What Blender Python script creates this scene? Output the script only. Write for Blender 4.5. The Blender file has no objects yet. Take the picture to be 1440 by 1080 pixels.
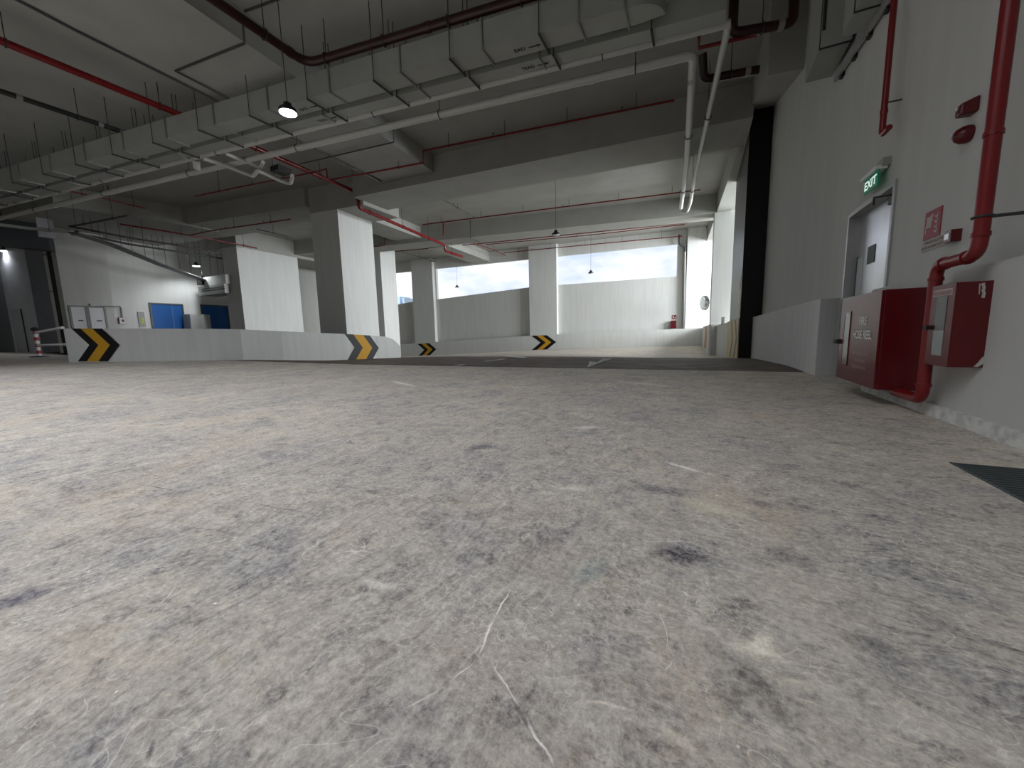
import bpy, math, random
from mathutils import Vector, Matrix
random.seed(4)
sc = bpy.context.scene
V = Vector

# ------------------------------------------------------------------ camera
F = 541.0; CX, CY = 720.0, 540.0; EYE = V((0, 0, 0.68))
_d = V((100, 4160, F)).normalized()
_Z = -_d
_Y = V((261, -(261*_d.x + F*_d.z)/_d.y, F)).normalized()
_X = _Y.cross(_Z)
def cam2w(c): return V((_X.dot(c), _Y.dot(c), _Z.dot(c)))
cam = bpy.data.cameras.new('camera'); co = bpy.data.objects.new('camera', cam)
sc.collection.objects.link(co); sc.camera = co
cam.sensor_fit = 'HORIZONTAL'; cam.sensor_width = 36.0; cam.lens = 36.0*F/1440.0
cam.clip_start = 0.05; cam.clip_end = 3000
a, b, c = cam2w(V((1, 0, 0))), cam2w(V((0, -1, 0))), cam2w(V((0, 0, -1)))
co.matrix_world = Matrix(((a.x, b.x, c.x, EYE.x), (a.y, b.y, c.y, EYE.y), (a.z, b.z, c.z, EYE.z), (0, 0, 0, 1)))

# ------------------------------------------------------------------ colour management
sc.view_settings.view_transform = 'Standard'; sc.view_settings.look = 'None'
sc.view_settings.gamma = 1.0; sc.view_settings.use_curve_mapping = False
sc.view_settings.exposure = 0.0

# ------------------------------------------------------------------ sky: overcast, brightest behind the viewer
SKY = 1.15; GLOW = 11.0
w = bpy.data.worlds.new('overcast_sky'); sc.world = w; w.use_nodes = True
nt = w.node_tree; nt.nodes.clear(); N = nt.nodes.new; L = nt.links.new
out = N('ShaderNodeOutputWorld'); bg = N('ShaderNodeBackground'); L(bg.outputs[0], out.inputs[0])
tc = N('ShaderNodeTexCoord')
mp = N('ShaderNodeMapping'); mp.inputs['Scale'].default_value = (1, 1, 2.6); L(tc.outputs['Generated'], mp.inputs[0])
cl = N('ShaderNodeTexNoise'); cl.inputs['Scale'].default_value = 5.0; cl.inputs['Detail'].default_value = 7; cl.inputs['Roughness'].default_value = .55
L(mp.outputs[0], cl.inputs['Vector'])
cr = N('ShaderNodeValToRGB'); L(cl.outputs['Fac'], cr.inputs[0])
cr.color_ramp.elements[0].position = .36; cr.color_ramp.elements[0].color = (.62, .72, .92, 1)
cr.color_ramp.elements[1].position = .58; cr.color_ramp.elements[1].color = (1.02, 1.03, 1.04, 1)
sep = N('ShaderNodeSeparateXYZ'); L(tc.outputs['Generated'], sep.inputs[0])
dn = N('ShaderNodeVectorMath'); dn.operation = 'DOT_PRODUCT'; L(tc.outputs['Generated'], dn.inputs[0])
dn.inputs[1].default_value = V((-.14, -.52, .83)).normalized()
gl = N('ShaderNodeMapRange'); gl.interpolation_type = 'SMOOTHSTEP'; L(dn.outputs['Value'], gl.inputs['Value'])
gl.inputs['From Min'].default_value = .82; gl.inputs['From Max'].default_value = 1.0
gl.inputs['To Min'].default_value = SKY; gl.inputs['To Max'].default_value = GLOW
gr = N('ShaderNodeMapRange'); L(sep.outputs['Z'], gr.inputs['Value'])
gr.inputs['From Min'].default_value = -.02; gr.inputs['From Max'].default_value = 0.0
gr.inputs['To Min'].default_value = .12; gr.inputs['To Max'].default_value = 1.0
mu = N('ShaderNodeMath'); mu.operation = 'MULTIPLY'; L(gl.outputs[0], mu.inputs[0]); L(gr.outputs[0], mu.inputs[1])
L(cr.outputs[0], bg.inputs['Color']); L(mu.outputs[0], bg.inputs['Strength'])
w.cycles.sampling_method = 'MANUAL'; w.cycles.sample_map_resolution = 512

# daylight entering through the open right side beyond the black panel
def area(name, loc, target, sx, sy, power, col=(1, 1, 1), portal=False):
    l = bpy.data.lights.new(name, 'AREA'); l.shape = 'RECTANGLE'; l.size = sx; l.size_y = sy
    l.energy = power; l.color = col
    o = bpy.data.objects.new(name, l); sc.collection.objects.link(o); o.location = loc
    o.rotation_euler = (V(target)-V(loc)).to_track_quat('-Z', 'Y').to_euler()
    if portal: l.cycles.is_portal = True
    return o
area('daylight_right_opening', (12, 24.5, 4.4), (-8, 17.5, 2.2), 15, 6.5, 11000, (.93, .97, 1))

# ------------------------------------------------------------------ survey helpers: sight lines of the surveyed viewpoint met with real planes
def ray(x, y): return cam2w(V((x-CX, y-CY, F)))
def G(x, y, z=0.0):
    r = ray(x, y); return EYE + r*((z-EYE.z)/r.z)
def GX(x, y, X):
    r = ray(x, y); return EYE + r*(X/r.x)
def GY(x, y, Y):
    r = ray(x, y); return EYE + r*(Y/r.y)
def GP(x, y, P, n):
    r = ray(x, y); return EYE + r*((V(P)-EYE).dot(V(n))/r.dot(V(n)))
FN = V((-.053, 1, 0)).normalized()
def FC(x, y, off=0.0): return GP(x, y, (0, 29.2+off, 0), FN)      # facade plane
def fac(X, off=0.0): return 29.2+off+.053*X

def lerp_(a, b, k): return a+(b-a)*k
def sstep(t): t = max(0, min(1, t)); return t*t*(3-2*t)
def interp(x, tab):
    if x <= tab[0][0]: return tab[0][1]
    for (x0, y0), (x1, y1) in zip(tab, tab[1:]):
        if x <= x1: return y0+(y1-y0)*(x-x0)/(x1-x0)
    return tab[-1][1]
KINK = 7.15
def ground(X, Y):
    z = .011*max(0.0, -8-X)
    if Y > KINK:
        t = (Y-KINK)/21.3
        zf = interp(X, [(-30, -1.3), (-21.7, -1.12), (-15.4, -.8), (-10.7, -.58), (-.65, -.39), (4, -.33)])
        s = (t if t < 1 else 1)
        s75 = s**.75
        r = zf*lerp_(s, s75, sstep((-X-3)/5)) - .40*math.sin(math.pi*min(1, s*s))*sstep((X+9)/9)
        z = z*(1-sstep((X+33)/8)) + (r + z*0)*sstep((X+33)/8) if X > -33 else z
        if X > -25 and t < .12:
            k = t/.12; z = z*k + (.011*max(0.0, -8-X))*(1-k)
    return z
def GF(x, y, far=70):
    r = ray(x, y); r = r/math.hypot(r.x, r.y); t = .3
    while t < far:
        p = EYE+r*t
        if p.z <= ground(p.x, p.y): break
        t += .02
    p = EYE+r*t; p.z = ground(p.x, p.y); return p
CEIL = 7.3

# ------------------------------------------------------------------ materials
MATS = {}
def mat(name, col, rough=.6, metal=0.0, spec=.5, noise=0.0, nscale=6.0, bump=0.0, bscale=60.0, emit=None, estr=1.0, streak=0.0, coat=0.0):
    m = bpy.data.materials.new(name); m.use_nodes = True; MATS[name] = m
    nt = m.node_tree; p = nt.nodes['Principled BSDF']
    p.inputs['Roughness'].default_value = rough; p.inputs['Metallic'].default_value = metal
    p.inputs['Specular IOR Level'].default_value = spec
    p.inputs['Coat Weight'].default_value = coat
    p.inputs['Base Color'].default_value = (*col, 1)
    tcn = nt.nodes.new('ShaderNodeTexCoord')
    if noise or streak:
        n1 = nt.nodes.new('ShaderNodeTexNoise'); n1.inputs['Scale'].default_value = nscale; n1.inputs['Detail'].default_value = 6
        mpn = nt.nodes.new('ShaderNodeMapping')
        if streak: mpn.inputs['Scale'].default_value = (3.0, 3.0, .25)
        nt.links.new(tcn.outputs['Object'], mpn.inputs[0]); nt.links.new(mpn.outputs[0], n1.inputs['Vector'])
        rp = nt.nodes.new('ShaderNodeValToRGB'); nt.links.new(n1.outputs['Fac'], rp.inputs[0])
        k = max(noise, streak)
        rp.color_ramp.elements[0].position = .3; rp.color_ramp.elements[0].color = (*[q*(1-k) for q in col], 1)
        rp.color_ramp.elements[1].position = .62; rp.color_ramp.elements[1].color = (*[min(1, q*(1+k*.35)) for q in col], 1)
        nt.links.new(rp.outputs[0], p.inputs['Base Color'])
    if bump:
        n2 = nt.nodes.new('ShaderNodeTexNoise'); n2.inputs['Scale'].default_value = bscale; n2.inputs['Detail'].default_value = 4
        nt.links.new(tcn.outputs['Object'], n2.inputs['Vector'])
        bn = nt.nodes.new('ShaderNodeBump'); bn.inputs['Strength'].default_value = bump; bn.inputs['Distance'].default_value = .01
        nt.links.new(n2.outputs['Fac'], bn.inputs['Height']); nt.links.new(bn.outputs[0], p.inputs['Normal'])
    if emit:
        p.inputs['Emission Color'].default_value = (*emit, 1); p.inputs['Emission Strength'].default_value = estr
    return m
M_wall = mat('white_wall_paint', (.56, .56, .535), .75, nscale=1.6, streak=.045, bump=.15, bscale=45)
M_wallw = mat('white_column_paint', (.66, .67, .65), .7, streak=.06, nscale=2.0, bump=.1, bscale=45)
M_plinth = mat('scuffed_plinth_paint', (.66, .66, .63), .8, noise=.30, nscale=14)
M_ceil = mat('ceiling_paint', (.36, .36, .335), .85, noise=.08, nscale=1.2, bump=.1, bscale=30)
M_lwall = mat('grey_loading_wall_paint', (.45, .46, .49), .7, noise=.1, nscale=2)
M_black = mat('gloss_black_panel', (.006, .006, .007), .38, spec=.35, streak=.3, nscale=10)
M_red = mat('red_pipe_enamel', (.18, .004, .006), .30, spec=.5, noise=.08, nscale=8)
M_redc = mat('red_cabinet_enamel', (.10, .003, .006), .28, spec=.5, noise=.05, nscale=6)
M_reddk = mat('maroon_pipe_enamel', (.028, .004, .004), .35)
M_blkpipe = mat('black_iron_pipe', (.014, .013, .013), .45)
M_dpipe = mat('dark_conduit_metal', (.06, .06, .06), .5)
M_wpipe = mat('white_pvc_pipe', (.60, .60, .57), .35)
M_galv = mat('galvanised_duct_steel', (.36, .37, .345), .5, metal=.25, noise=.06, nscale=3)
M_galvd = mat('galvanised_flange_steel', (.30, .30, .29), .45, metal=.5)
M_rod = mat('threaded_rod_steel', (.05, .05, .05), .6, metal=.3)
M_cond = mat('grey_conduit_metal', (.25, .25, .24), .5)
M_yel = mat('yellow_chevron_paint', (.62, .33, .02), .6, spec=.3)
M_blk = mat('black_chevron_paint', (.010, .010, .013), .6, spec=.2)
M_gryc = mat('dark_grey_chevron_paint', (.045, .047, .053), .6, spec=.3)
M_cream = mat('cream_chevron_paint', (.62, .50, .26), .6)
M_mauve = mat('faded_grey_chevron_paint', (.22, .19, .19), .6)
M_blue = mat('blue_door_enamel', (.012, .09, .30), .55, spec=.2)
M_bluel = mat('blue_door_frame_enamel', (.03, .10, .28), .4)
M_wdoor = mat('white_door_paint', (.74, .74, .76), .5)
M_steel = mat('brushed_door_steel', (.62, .62, .64), .30, metal=.9, noise=.16, nscale=2.2)
M_frame = mat('steel_door_frame', (.42, .42, .42), .4, metal=.5)
M_dark = mat('dark_plastic', (.012, .012, .012), .5)
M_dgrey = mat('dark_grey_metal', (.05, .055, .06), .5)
M_glass = mat('cabinet_window_film', (.20, .23, .23), .12, spec=.6)
M_glassd = mat('dark_cabinet_glass', (.03, .035, .035), .1, spec=.6)
M_white = mat('white_lettering', (.80, .80, .78), .6)
M_pink = mat('faded_white_lettering', (.55, .38, .38), .6)
M_black_txt = mat('black_stencil_paint', (.012, .012, .012), .7)
M_sign = mat('red_sign_face', (.28, .018, .040), .5)
M_signw = mat('sign_white_ink', (.50, .38, .38), .6)
M_plate = mat('grey_sign_plate', (.45, .44, .41), .6)
M_platet = mat('sign_red_ink', (.16, .05, .05), .6)
M_green = mat('exit_sign_green', (.0, .10, .05), .4, emit=(.0, .16, .075), estr=.22)
M_exit = mat('exit_sign_white', (.8, .9, .85), .4, emit=(.8, 1, .92), estr=.75)
M_lens = mat('lit_lamp_lens', (1, 1, 1), .3, emit=(.93, .97, 1), estr=30)
M_lensoff = mat('unlit_lamp_lens', (.6, .62, .65), .3)
M_lampbody = mat('lamp_housing_black', (.02, .02, .022), .45)
M_yellowp = mat('yellow_gas_pipe', (.50, .22, .01), .5)
M_rw_red = mat('barrier_red_paint', (.35, .03, .03), .5)
M_rw_wht = mat('barrier_white_paint', (.68, .68, .68), .5)
M_mir = mat('mirror_surface', (.85, .88, .9), .05, metal=1.0)
M_road = mat('worn_road_paint', (.62, .63, .62), .7, noise=.25, nscale=5)
M_grate = mat('galvanised_grate', (.085, .10, .105), .5, metal=.4)
M_pit = mat('drain_pit_black', (.006, .007, .008), .9)
M_grass = mat('outside_ground', (.18, .20, .16), .9)
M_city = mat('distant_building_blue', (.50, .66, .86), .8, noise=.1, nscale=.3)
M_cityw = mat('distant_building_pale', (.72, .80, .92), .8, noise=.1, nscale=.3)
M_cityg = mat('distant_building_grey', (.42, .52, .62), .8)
M_shut = mat('roller_shutter_grey', (.16, .17, .19), .6)
M_yline = mat('yellow_warning_label', (.42, .44, .08), .6)

# --- concrete floor
def floor_mat(name, ramp=False):
    m = bpy.data.materials.new(name); m.use_nodes = True; nt = m.node_tree
    p = nt.nodes['Principled BSDF']; N = nt.nodes.new; L = nt.links.new
    tc = N('ShaderNodeTexCoord')
    def mapping(scale, rot=0, src=None):
        q = N('ShaderNodeMapping'); q.inputs['Scale'].default_value = scale; q.inputs['Rotation'].default_value = (0, 0, rot)
        L((src or tc.outputs['Object']), q.inputs[0]); return q.outputs[0]
    def noise(vec, s, det=6, r=.6, dist=0.0):
        q = N('ShaderNodeTexNoise'); q.inputs['Scale'].default_value = s; q.inputs['Detail'].default_value = det
        q.inputs['Roughness'].default_value = r; q.inputs['Distortion'].default_value = dist; L(vec, q.inputs['Vector']); return q.outputs['Fac']
    def rampn(fac, p0, p1, v0=0.0, v1=1.0):
        q = N('ShaderNodeMapRange'); q.inputs['From Min'].default_value = p0; q.inputs['From Max'].default_value = p1
        q.inputs['To Min'].default_value = v0; q.inputs['To Max'].default_value = v1; L(fac, q.inputs['Value']); return q.outputs[0]
    def math_(op, a, b):
        q = N('ShaderNodeMath'); q.operation = op
        for i, v in enumerate((a, b)):
            if isinstance(v, (int, float)): q.inputs[i].default_value = v
            else: L(v, q.inputs[i])
        return q.outputs[0]
    def mix(fac, a, b, blend='MIX'):
        q = N('ShaderNodeMix'); q.data_type = 'RGBA'; q.blend_type = blend
        if isinstance(fac, (int, float)): q.inputs[0].default_value = fac
        else: L(fac, q.inputs[0])
        for i, v in ((6, a), (7, b)):
            if isinstance(v, tuple): q.inputs[i].default_value = (*v, 1)
            else: L(v, q.inputs[i])
        return q.outputs[2]
    wn = N('ShaderNodeTexNoise'); wn.inputs['Scale'].default_value = 1.6; wn.inputs['Detail'].default_value = 4; L(tc.outputs['Object'], wn.inputs['Vector'])
    wv = N('ShaderNodeVectorMath'); wv.operation = 'MULTIPLY_ADD'; L(wn.outputs['Color'], wv.inputs[0]); wv.inputs[1].default_value = (.28, .28, 0); L(tc.outputs['Object'], wv.inputs[2])
    W = wv.outputs[0]
    wn2 = N('ShaderNodeTexNoise'); wn2.inputs['Scale'].default_value = 9; wn2.inputs['Detail'].default_value = 5; L(tc.outputs['Object'], wn2.inputs['Vector'])
    wv2 = N('ShaderNodeVectorMath'); wv2.operation = 'MULTIPLY_ADD'; L(wn2.outputs['Color'], wv2.inputs[0]); wv2.inputs[1].default_value = (.035, .035, 0); L(tc.outputs['Object'], wv2.inputs[2])
    W2 = wv2.outputs[0]
    O = tc.outputs['Object']
    sx = N('ShaderNodeSeparateXYZ'); L(W, sx.inputs[0])
    rightm = rampn(sx.outputs['X'], -.35, .35)                 # different trowel work right of the viewer
    leftm = math_('SUBTRACT', 1.0, rightm)
    big = noise(W, .8, 6, .6)
    col = mix(rampn(big, .36, .64), (.255, .248, .238), (.345, .322, .278))
    cool = noise(mapping((1, 1, 1), 0, W), 2.1, 8, .68)
    col = mix(rampn(cool, .48, .60, 0, .80), col, (.205, .208, .215))
    warm = noise(mapping((1, 1, 1), 1.1, W), 1.5, 7, .62)
    col = mix(rampn(warm, .52, .70, 0, .55), col, (.285, .245, .19))
    # mottling at hand size
    blot = noise(W, 13.0, 8, .74)
    col = mix(rampn(blot, .40, .62, 0, .50), col, (.46, .445, .405))
    blot2 = noise(mapping((1, 1, 1), .7, W), 8.0, 9, .78)
    col = mix(rampn(blot2, .53, .64, 0, .70), col, (.15, .15, .152))
    # trowel streaks running away from the viewer on the left, crosswise on the right
    a1 = noise(mapping((15, 1.3, 1), -.04, W), 2.2, 7, .72)
    col = mix(math_('MULTIPLY', rampn(a1, .52, .66, 0, .48), leftm), col, (.155, .153, .155))
    a2 = noise(mapping((20, 1.6, 1), .05, W), 2.6, 6, .7)
    col = mix(math_('MULTIPLY', rampn(a2, .54, .68, 0, .36), leftm), col, (.50, .485, .45))
    b1 = noise(mapping((1.8, 13, 1), .87, W), 4.6, 9, .80)
    b1m = rampn(noise(W, 1.9, 4), .46, .60)
    col = mix(math_('MULTIPLY', math_('MULTIPLY', rampn(b1, .50, .62, 0, .85), rightm), b1m), col, (.135, .138, .145))
    b2 = noise(mapping((1.8, 13, 1), .80, W), 5.2, 9, .80)
    col = mix(math_('MULTIPLY', rampn(b2, .52, .64, 0, .60), rightm), col, (.47, .455, .39))
    def scratch(scale, seed, width, dist):
        q = N('ShaderNodeMapping'); q.inputs['Location'].default_value = (seed, seed*1.7, 0); L(W, q.inputs[0])
        f = noise(q.outputs[0], scale, 1, .5, dist)
        d = math_('ABSOLUTE', math_('SUBTRACT', f, .5), 0)
        return rampn(d, 0, width, 1, 0)
    patch = rampn(noise(O, 2.1, 4), .50, .60)
    col = mix(math_('MULTIPLY', math_('MULTIPLY', scratch(6.0, 3.1, .007, .9), patch), .42), col, (.60, .585, .55))
    patch2 = rampn(noise(mapping((1, 1, 1), 2.0), 2.6, 4), .50, .58)
    col = mix(math_('MULTIPLY', math_('MULTIPLY', scratch(16, 9.7, .014, .7), patch2), .34), col, (.58, .57, .52))
    patch3 = rampn(noise(mapping((1, 1, 1), 4.0), 1.7, 4), .50, .58)
    col = mix(math_('MULTIPLY', math_('MULTIPLY', scratch(30, 5.2, .03, .5), patch3), .32), col, (.60, .59, .54))
    def spot(c, rx, ry, ang, colr, amt, soft=.45, rag=.9, src=None):
        q = N('ShaderNodeMapping'); q.vector_type = 'TEXTURE'; L(src or W2, q.inputs[0])
        q.inputs['Location'].default_value = (c.x+.0175, c.y+.0175, 0); q.inputs['Rotation'].default_value = (0, 0, ang); q.inputs['Scale'].default_value = (rx, ry, 1)
        sp_ = N('ShaderNodeSeparateXYZ'); L(q.outputs[0], sp_.inputs[0]); cb_ = N('ShaderNodeCombineXYZ'); L(sp_.outputs[0], cb_.inputs[0]); L(sp_.outputs[1], cb_.inputs[1])
        ln = N('ShaderNodeVectorMath'); ln.operation = 'LENGTH'; L(cb_.outputs[0], ln.inputs[0])
        v = math_('ADD', ln.outputs['Value'], math_('MULTIPLY', math_('SUBTRACT', ragn, .5), rag))
        return mix(math_('MULTIPLY', rampn(v, 1-soft, 1, 1, 0), amt), col, colr)
    ragn = noise(O, 22, 7, .75)
    if not ramp:
        for (x, y, x2, y2, wd, cc_, am) in (
            (905, 770, 1010, 790, .055, (.105, .108, .115), .75), (655, 629, 702, 628, .07, (.15, .155, .165), .8), (1000, 900, 1140, 1040, .05, (.13, .135, .13), .45),
            (1180, 890, 1280, 930, .05, (.14, .145, .15), .6), (0, 850, 60, 830, .06, (.125, .13, .15), .7), (1010, 950, 1050, 1010, .04, (.12, .125, .125), .4),
            (880, 680, 990, 700, .06, (.16, .16, .17), .55), (1060, 760, 1180, 820, .05, (.14, .145, .15), .55), (800, 830, 860, 780, .05, (.24, .27, .26), .6),
            (520, 850, 580, 830, .04, (.14, .14, .14), .45), (1040, 700, 1110, 720, .05, (.15, .15, .16), .5)):
            A, B = G(x, y), G(x2, y2); d = B-A
            col = spot((A+B)/2, max(.06, d.length/2), wd, math.atan2(d.y, d.x), cc_, am, .6, 1.6)
        for (x, y, x2, y2, wd, cc_, am) in (
            (1010, 900, 1110, 925, .03, (.55, .53, .46), .7), (950, 700, 1060, 730, .06, (.43, .415, .345), .7), (1080, 880, 1060, 925, .02, (.56, .54, .47), .7),
            (780, 685, 830, 690, .03, (.52, .51, .47), .6), (800, 602, 850, 600, .06, (.56, .52, .50), .6), (930, 648, 1000, 668, .022, (.62, .62, .60), .7), (545, 534, 590, 545, .07, (.55, .53, .50), .6),
            (860, 535, 960, 545, .12, (.50, .45, .42), .5), (500, 815, 570, 830, .02, (.52, .50, .47), .6), (640, 508, 800, 512, .0, (0, 0, 0), 0)):
            if am: A, B = G(x, y), G(x2, y2); d = B-A; col = spot((A+B)/2, max(.05, d.length/2), wd, math.atan2(d.y, d.x), cc_, am, .7, 1.8)
        for (x, y, x2, y2, wd, cc_, am) in (
            (716, 828, 696, 870, .0035, (.66, .64, .60), .95), (696, 870, 668, 925, .004, (.66, .64, .60), .9), (668, 925, 630, 965, .003, (.60, .58, .54), .7), (630, 965, 560, 1000, .002, (.58, .56, .52), .6),
            (688, 925, 735, 1005, .003, (.58, .57, .54), .8), (735, 1005, 783, 1080, .004, (.62, .61, .59), .9), (922, 850, 948, 925, .002, (.58, .57, .53), .7), (948, 925, 938, 950, .002, (.58, .57, .53), .6),
            (255, 813, 205, 872, .0025, (.52, .51, .48), .75), (218, 1035, 206, 1075, .005, (.10, .105, .11), .8), (960, 830, 972, 838, .003, (.66, .65, .6), .8),
            (185, 678, 270, 695, .006, (.15, .15, .155), .8), (310, 700, 500, 732, .006, (.16, .155, .155), .6), (240, 738, 370, 756, .005, (.16, .155, .155), .5), (800, 985, 905, 1000, .006, (.56, .53, .48), .6), (905, 1000, 1000, 1078, .012, (.52, .49, .43), .55),
            (900, 760, 990, 762, .003, (.56, .55, .5), .5)):
            A, B = G(x, y), G(x2, y2); d = B-A
            col = spot((A+B)/2, d.length/2, wd, math.atan2(d.y, d.x), cc_, am, .8, .9)
    # white crumbs and chips
    vo = N('ShaderNodeTexVoronoi'); vo.inputs['Scale'].default_value = 9.0; L(tc.outputs['Object'], vo.inputs['Vector'])
    sp = rampn(vo.outputs['Distance'], .022, .045, 1, 0)
    vs = N('ShaderNodeSeparateColor'); L(vo.outputs['Color'], vs.inputs[0])
    sp = math_('MULTIPLY', sp, rampn(vs.outputs[0], .72, .74))
    col = mix(math_('MULTIPLY', sp, .8), col, (.78, .77, .73))
    fine = noise(O, 75, 6, .8)
    col = mix(rampn(fine, .38, .62, 0, .30), col, (.12, .12, .12))
    fine2 = noise(mapping((1, 1, 1), .3), 48, 6, .8)
    col = mix(rampn(fine2, .42, .66, 0, .34), col, (.56, .55, .51))
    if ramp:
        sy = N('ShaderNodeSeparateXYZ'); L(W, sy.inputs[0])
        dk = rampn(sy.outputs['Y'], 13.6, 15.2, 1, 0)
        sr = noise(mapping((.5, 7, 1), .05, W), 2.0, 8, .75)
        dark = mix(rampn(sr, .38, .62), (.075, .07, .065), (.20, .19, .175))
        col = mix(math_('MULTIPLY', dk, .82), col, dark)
    vm = N('ShaderNodeVectorMath'); vm.operation = 'MULTIPLY_ADD'; L(col, vm.inputs[0]); vm.inputs[1].default_value = (2.5, 2.45, 2.36); vm.inputs[2].default_value = (-.305, -.312, -.287)
    vx = N('ShaderNodeVectorMath'); vx.operation = 'MAXIMUM'; L(vm.outputs[0], vx.inputs[0]); vx.inputs[1].default_value = (.035, .035, .035)
    col = vx.outputs[0]
    L(col, p.inputs['Base Color'])
    ro = rampn(cool, .3, .7, .55, .75); L(ro, p.inputs['Roughness'])
    p.inputs['Specular IOR Level'].default_value = .3
    bn = N('ShaderNodeBump'); bn.inputs['Strength'].default_value = .2; bn.inputs['Distance'].default_value = .008
    L(blot, bn.inputs['Height']); L(bn.outputs[0], p.inputs['Normal'])
    return m
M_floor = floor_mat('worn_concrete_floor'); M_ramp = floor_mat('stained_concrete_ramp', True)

# ------------------------------------------------------------------ mesh helpers
class MB:
    def __init__(s): s.v = []; s.f = []; s.sm = []
    def add(s, vs, fs, smooth=False):
        o = len(s.v); s.v += [tuple(v) for v in vs]; s.f += [tuple(i+o for i in f) for f in fs]; s.sm += [smooth]*len(fs); return s
    def hexa(s, b4, t4):   # bottom quad, top quad (same order)
        return s.add(list(b4)+list(t4), [(3, 2, 1, 0), (4, 5, 6, 7), (0, 1, 5, 4), (1, 2, 6, 5), (2, 3, 7, 6), (3, 0, 4, 7)])
    def box(s, x0, x1, y0, y1, z0, z1):
        return s.hexa([(x0, y0, z0), (x1, y0, z0), (x1, y1, z0), (x0, y1, z0)], [(x0, y0, z1), (x1, y0, z1), (x1, y1, z1), (x0, y1, z1)])
    def prism(s, pts, d):  # planar polygon extruded by vector d
        n = len(pts); d = V(d); A = [V(p) for p in pts]; B = [p+d for p in A]
        return s.add(A+B, [tuple(range(n))[::-1], tuple(range(n, 2*n))]+[(i, (i+1) % n, n+(i+1) % n, n+i) for i in range(n)])
    def plan(s, pts, z0, z1):  # vertical extrusion of a plan polygon; z may be lists
        n = len(pts)
        z0 = z0 if isinstance(z0, (list, tuple)) else [z0]*n; z1 = z1 if isinstance(z1, (list, tuple)) else [z1]*n
        A = [V((p[0], p[1], z)) for p, z in zip(pts, z0)]; B = [V((p[0], p[1], z)) for p, z in zip(pts, z1)]
        return s.add(A+B, [tuple(range(n))[::-1], tuple(range(n, 2*n))]+[(i, (i+1) % n, n+(i+1) % n, n+i) for i in range(n)])
    def tube(s, pts, r, n=12, bend=0.0, cap=True, closed=False):
        P = [V(p) for p in pts]
        if bend and len(P) > 2:
            Q = [P[0]]
            for i in range(1, len(P)-1):
                a, b, c = P[i-1], P[i], P[i+1]; u = (a-b); v = (c-b); bb = min(bend, u.length*.45, v.length*.45)
                u.normalize(); v.normalize(); A = b+u*bb; C = b+v*bb
                for k in range(6):
                    t = k/5; Q.append(A*(1-t)**2+b*2*t*(1-t)+C*t*t)
            Q.append(P[-1]); P = Q
        rs = r if isinstance(r, (list, tuple)) else [r]*len(P)
        m = len(P); rings = []; up = None
        for i in range(m):
            if closed: t = P[(i+1) % m]-P[i-1]
            else: t = P[min(i+1, m-1)]-P[max(i-1, 0)]
            t.normalize()
            if up is None: up = V((0, 0, 1)) if abs(t.z) < .9 else V((1, 0, 0))
            x = t.cross(up).normalized(); y = x.cross(t).normalized(); up = y
            rings.append([P[i]+(x*math.cos(k*2*math.pi/n)+y*math.sin(k*2*math.pi/n))*rs[i] for k in range(n)])
        vs = [p for q in rings for p in q]; fs = []
        for i in range(m if closed else m-1):
            for k in range(n):
                a = i*n+k; b = i*n+(k+1) % n; c = ((i+1) % m)*n+(k+1) % n; d = ((i+1) % m)*n+k; fs.append((a, b, c, d))
        s.add(vs, fs, True)
        if cap and not closed:
            s.add(rings[0], [tuple(range(n))]); s.add(rings[-1], [tuple(range(n))[::-1]])
        return s
    def ring(s, c, axis, R, r, n=16):
        axis = V(axis).normalized(); u = axis.orthogonal().normalized(); v = axis.cross(u)
        return s.tube([V(c)+(u*math.cos(k*2*math.pi/n)+v*math.sin(k*2*math.pi/n))*R for k in range(n)], r, 6, closed=True)
    def lathe(s, c, axis, prof, n=24):  # prof: (radius, height)
        axis = V(axis).normalized(); u = axis.orthogonal().normalized(); v = axis.cross(u); c = V(c)
        vs = []
        for R, h in prof:
            vs += [c+axis*h+(u*math.cos(k*2*math.pi/n)+v*math.sin(k*2*math.pi/n))*max(R, 1e-4) for k in range(n)]
        fs = [(i*n+k, i*n+(k+1) % n, (i+1)*n+(k+1) % n, (i+1)*n+k) for i in range(len(prof)-1) for k in range(n)]
        s.add(vs, fs, True); s.add(vs[:n], [tuple(range(n))[::-1]]); s.add(vs[-n:], [tuple(range(n))]); return s
    def build(s, name, m, parent=None, bevel=0.0):
        me = bpy.data.meshes.new(name); me.from_pydata([tuple(v) for v in s.v], [], s.f)
        me.polygons.foreach_set('use_smooth', s.sm)
        import bmesh
        bm = bmesh.new(); bm.from_mesh(me); bmesh.ops.recalc_face_normals(bm, faces=bm.faces); bm.to_mesh(me); bm.free()
        me.materials.append(m); me.update()
        o = bpy.data.objects.new(name, me); sc.collection.objects.link(o)
        if parent:
            o.parent = parent; o.matrix_parent_inverse = Matrix.Translation(-V(parent.location))
        if bevel:
            bv = o.modifiers.new('bevel', 'BEVEL'); bv.width = bevel; bv.segments = 2; bv.limit_method = 'ANGLE'
        return o
def tag(o, label, cat, group=None, kind=None):
    o['label'] = label; o['category'] = cat
    if group: o['group'] = group
    if kind: o['kind'] = kind
    return o
def thing(name, loc, label, cat, group=None):
    o = bpy.data.objects.new(name, None); sc.collection.objects.link(o); o.location = V(loc); o.empty_display_size = .2
    return tag(o, label, cat, group)
def struct(o): o['kind'] = 'structure'; return o
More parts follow.
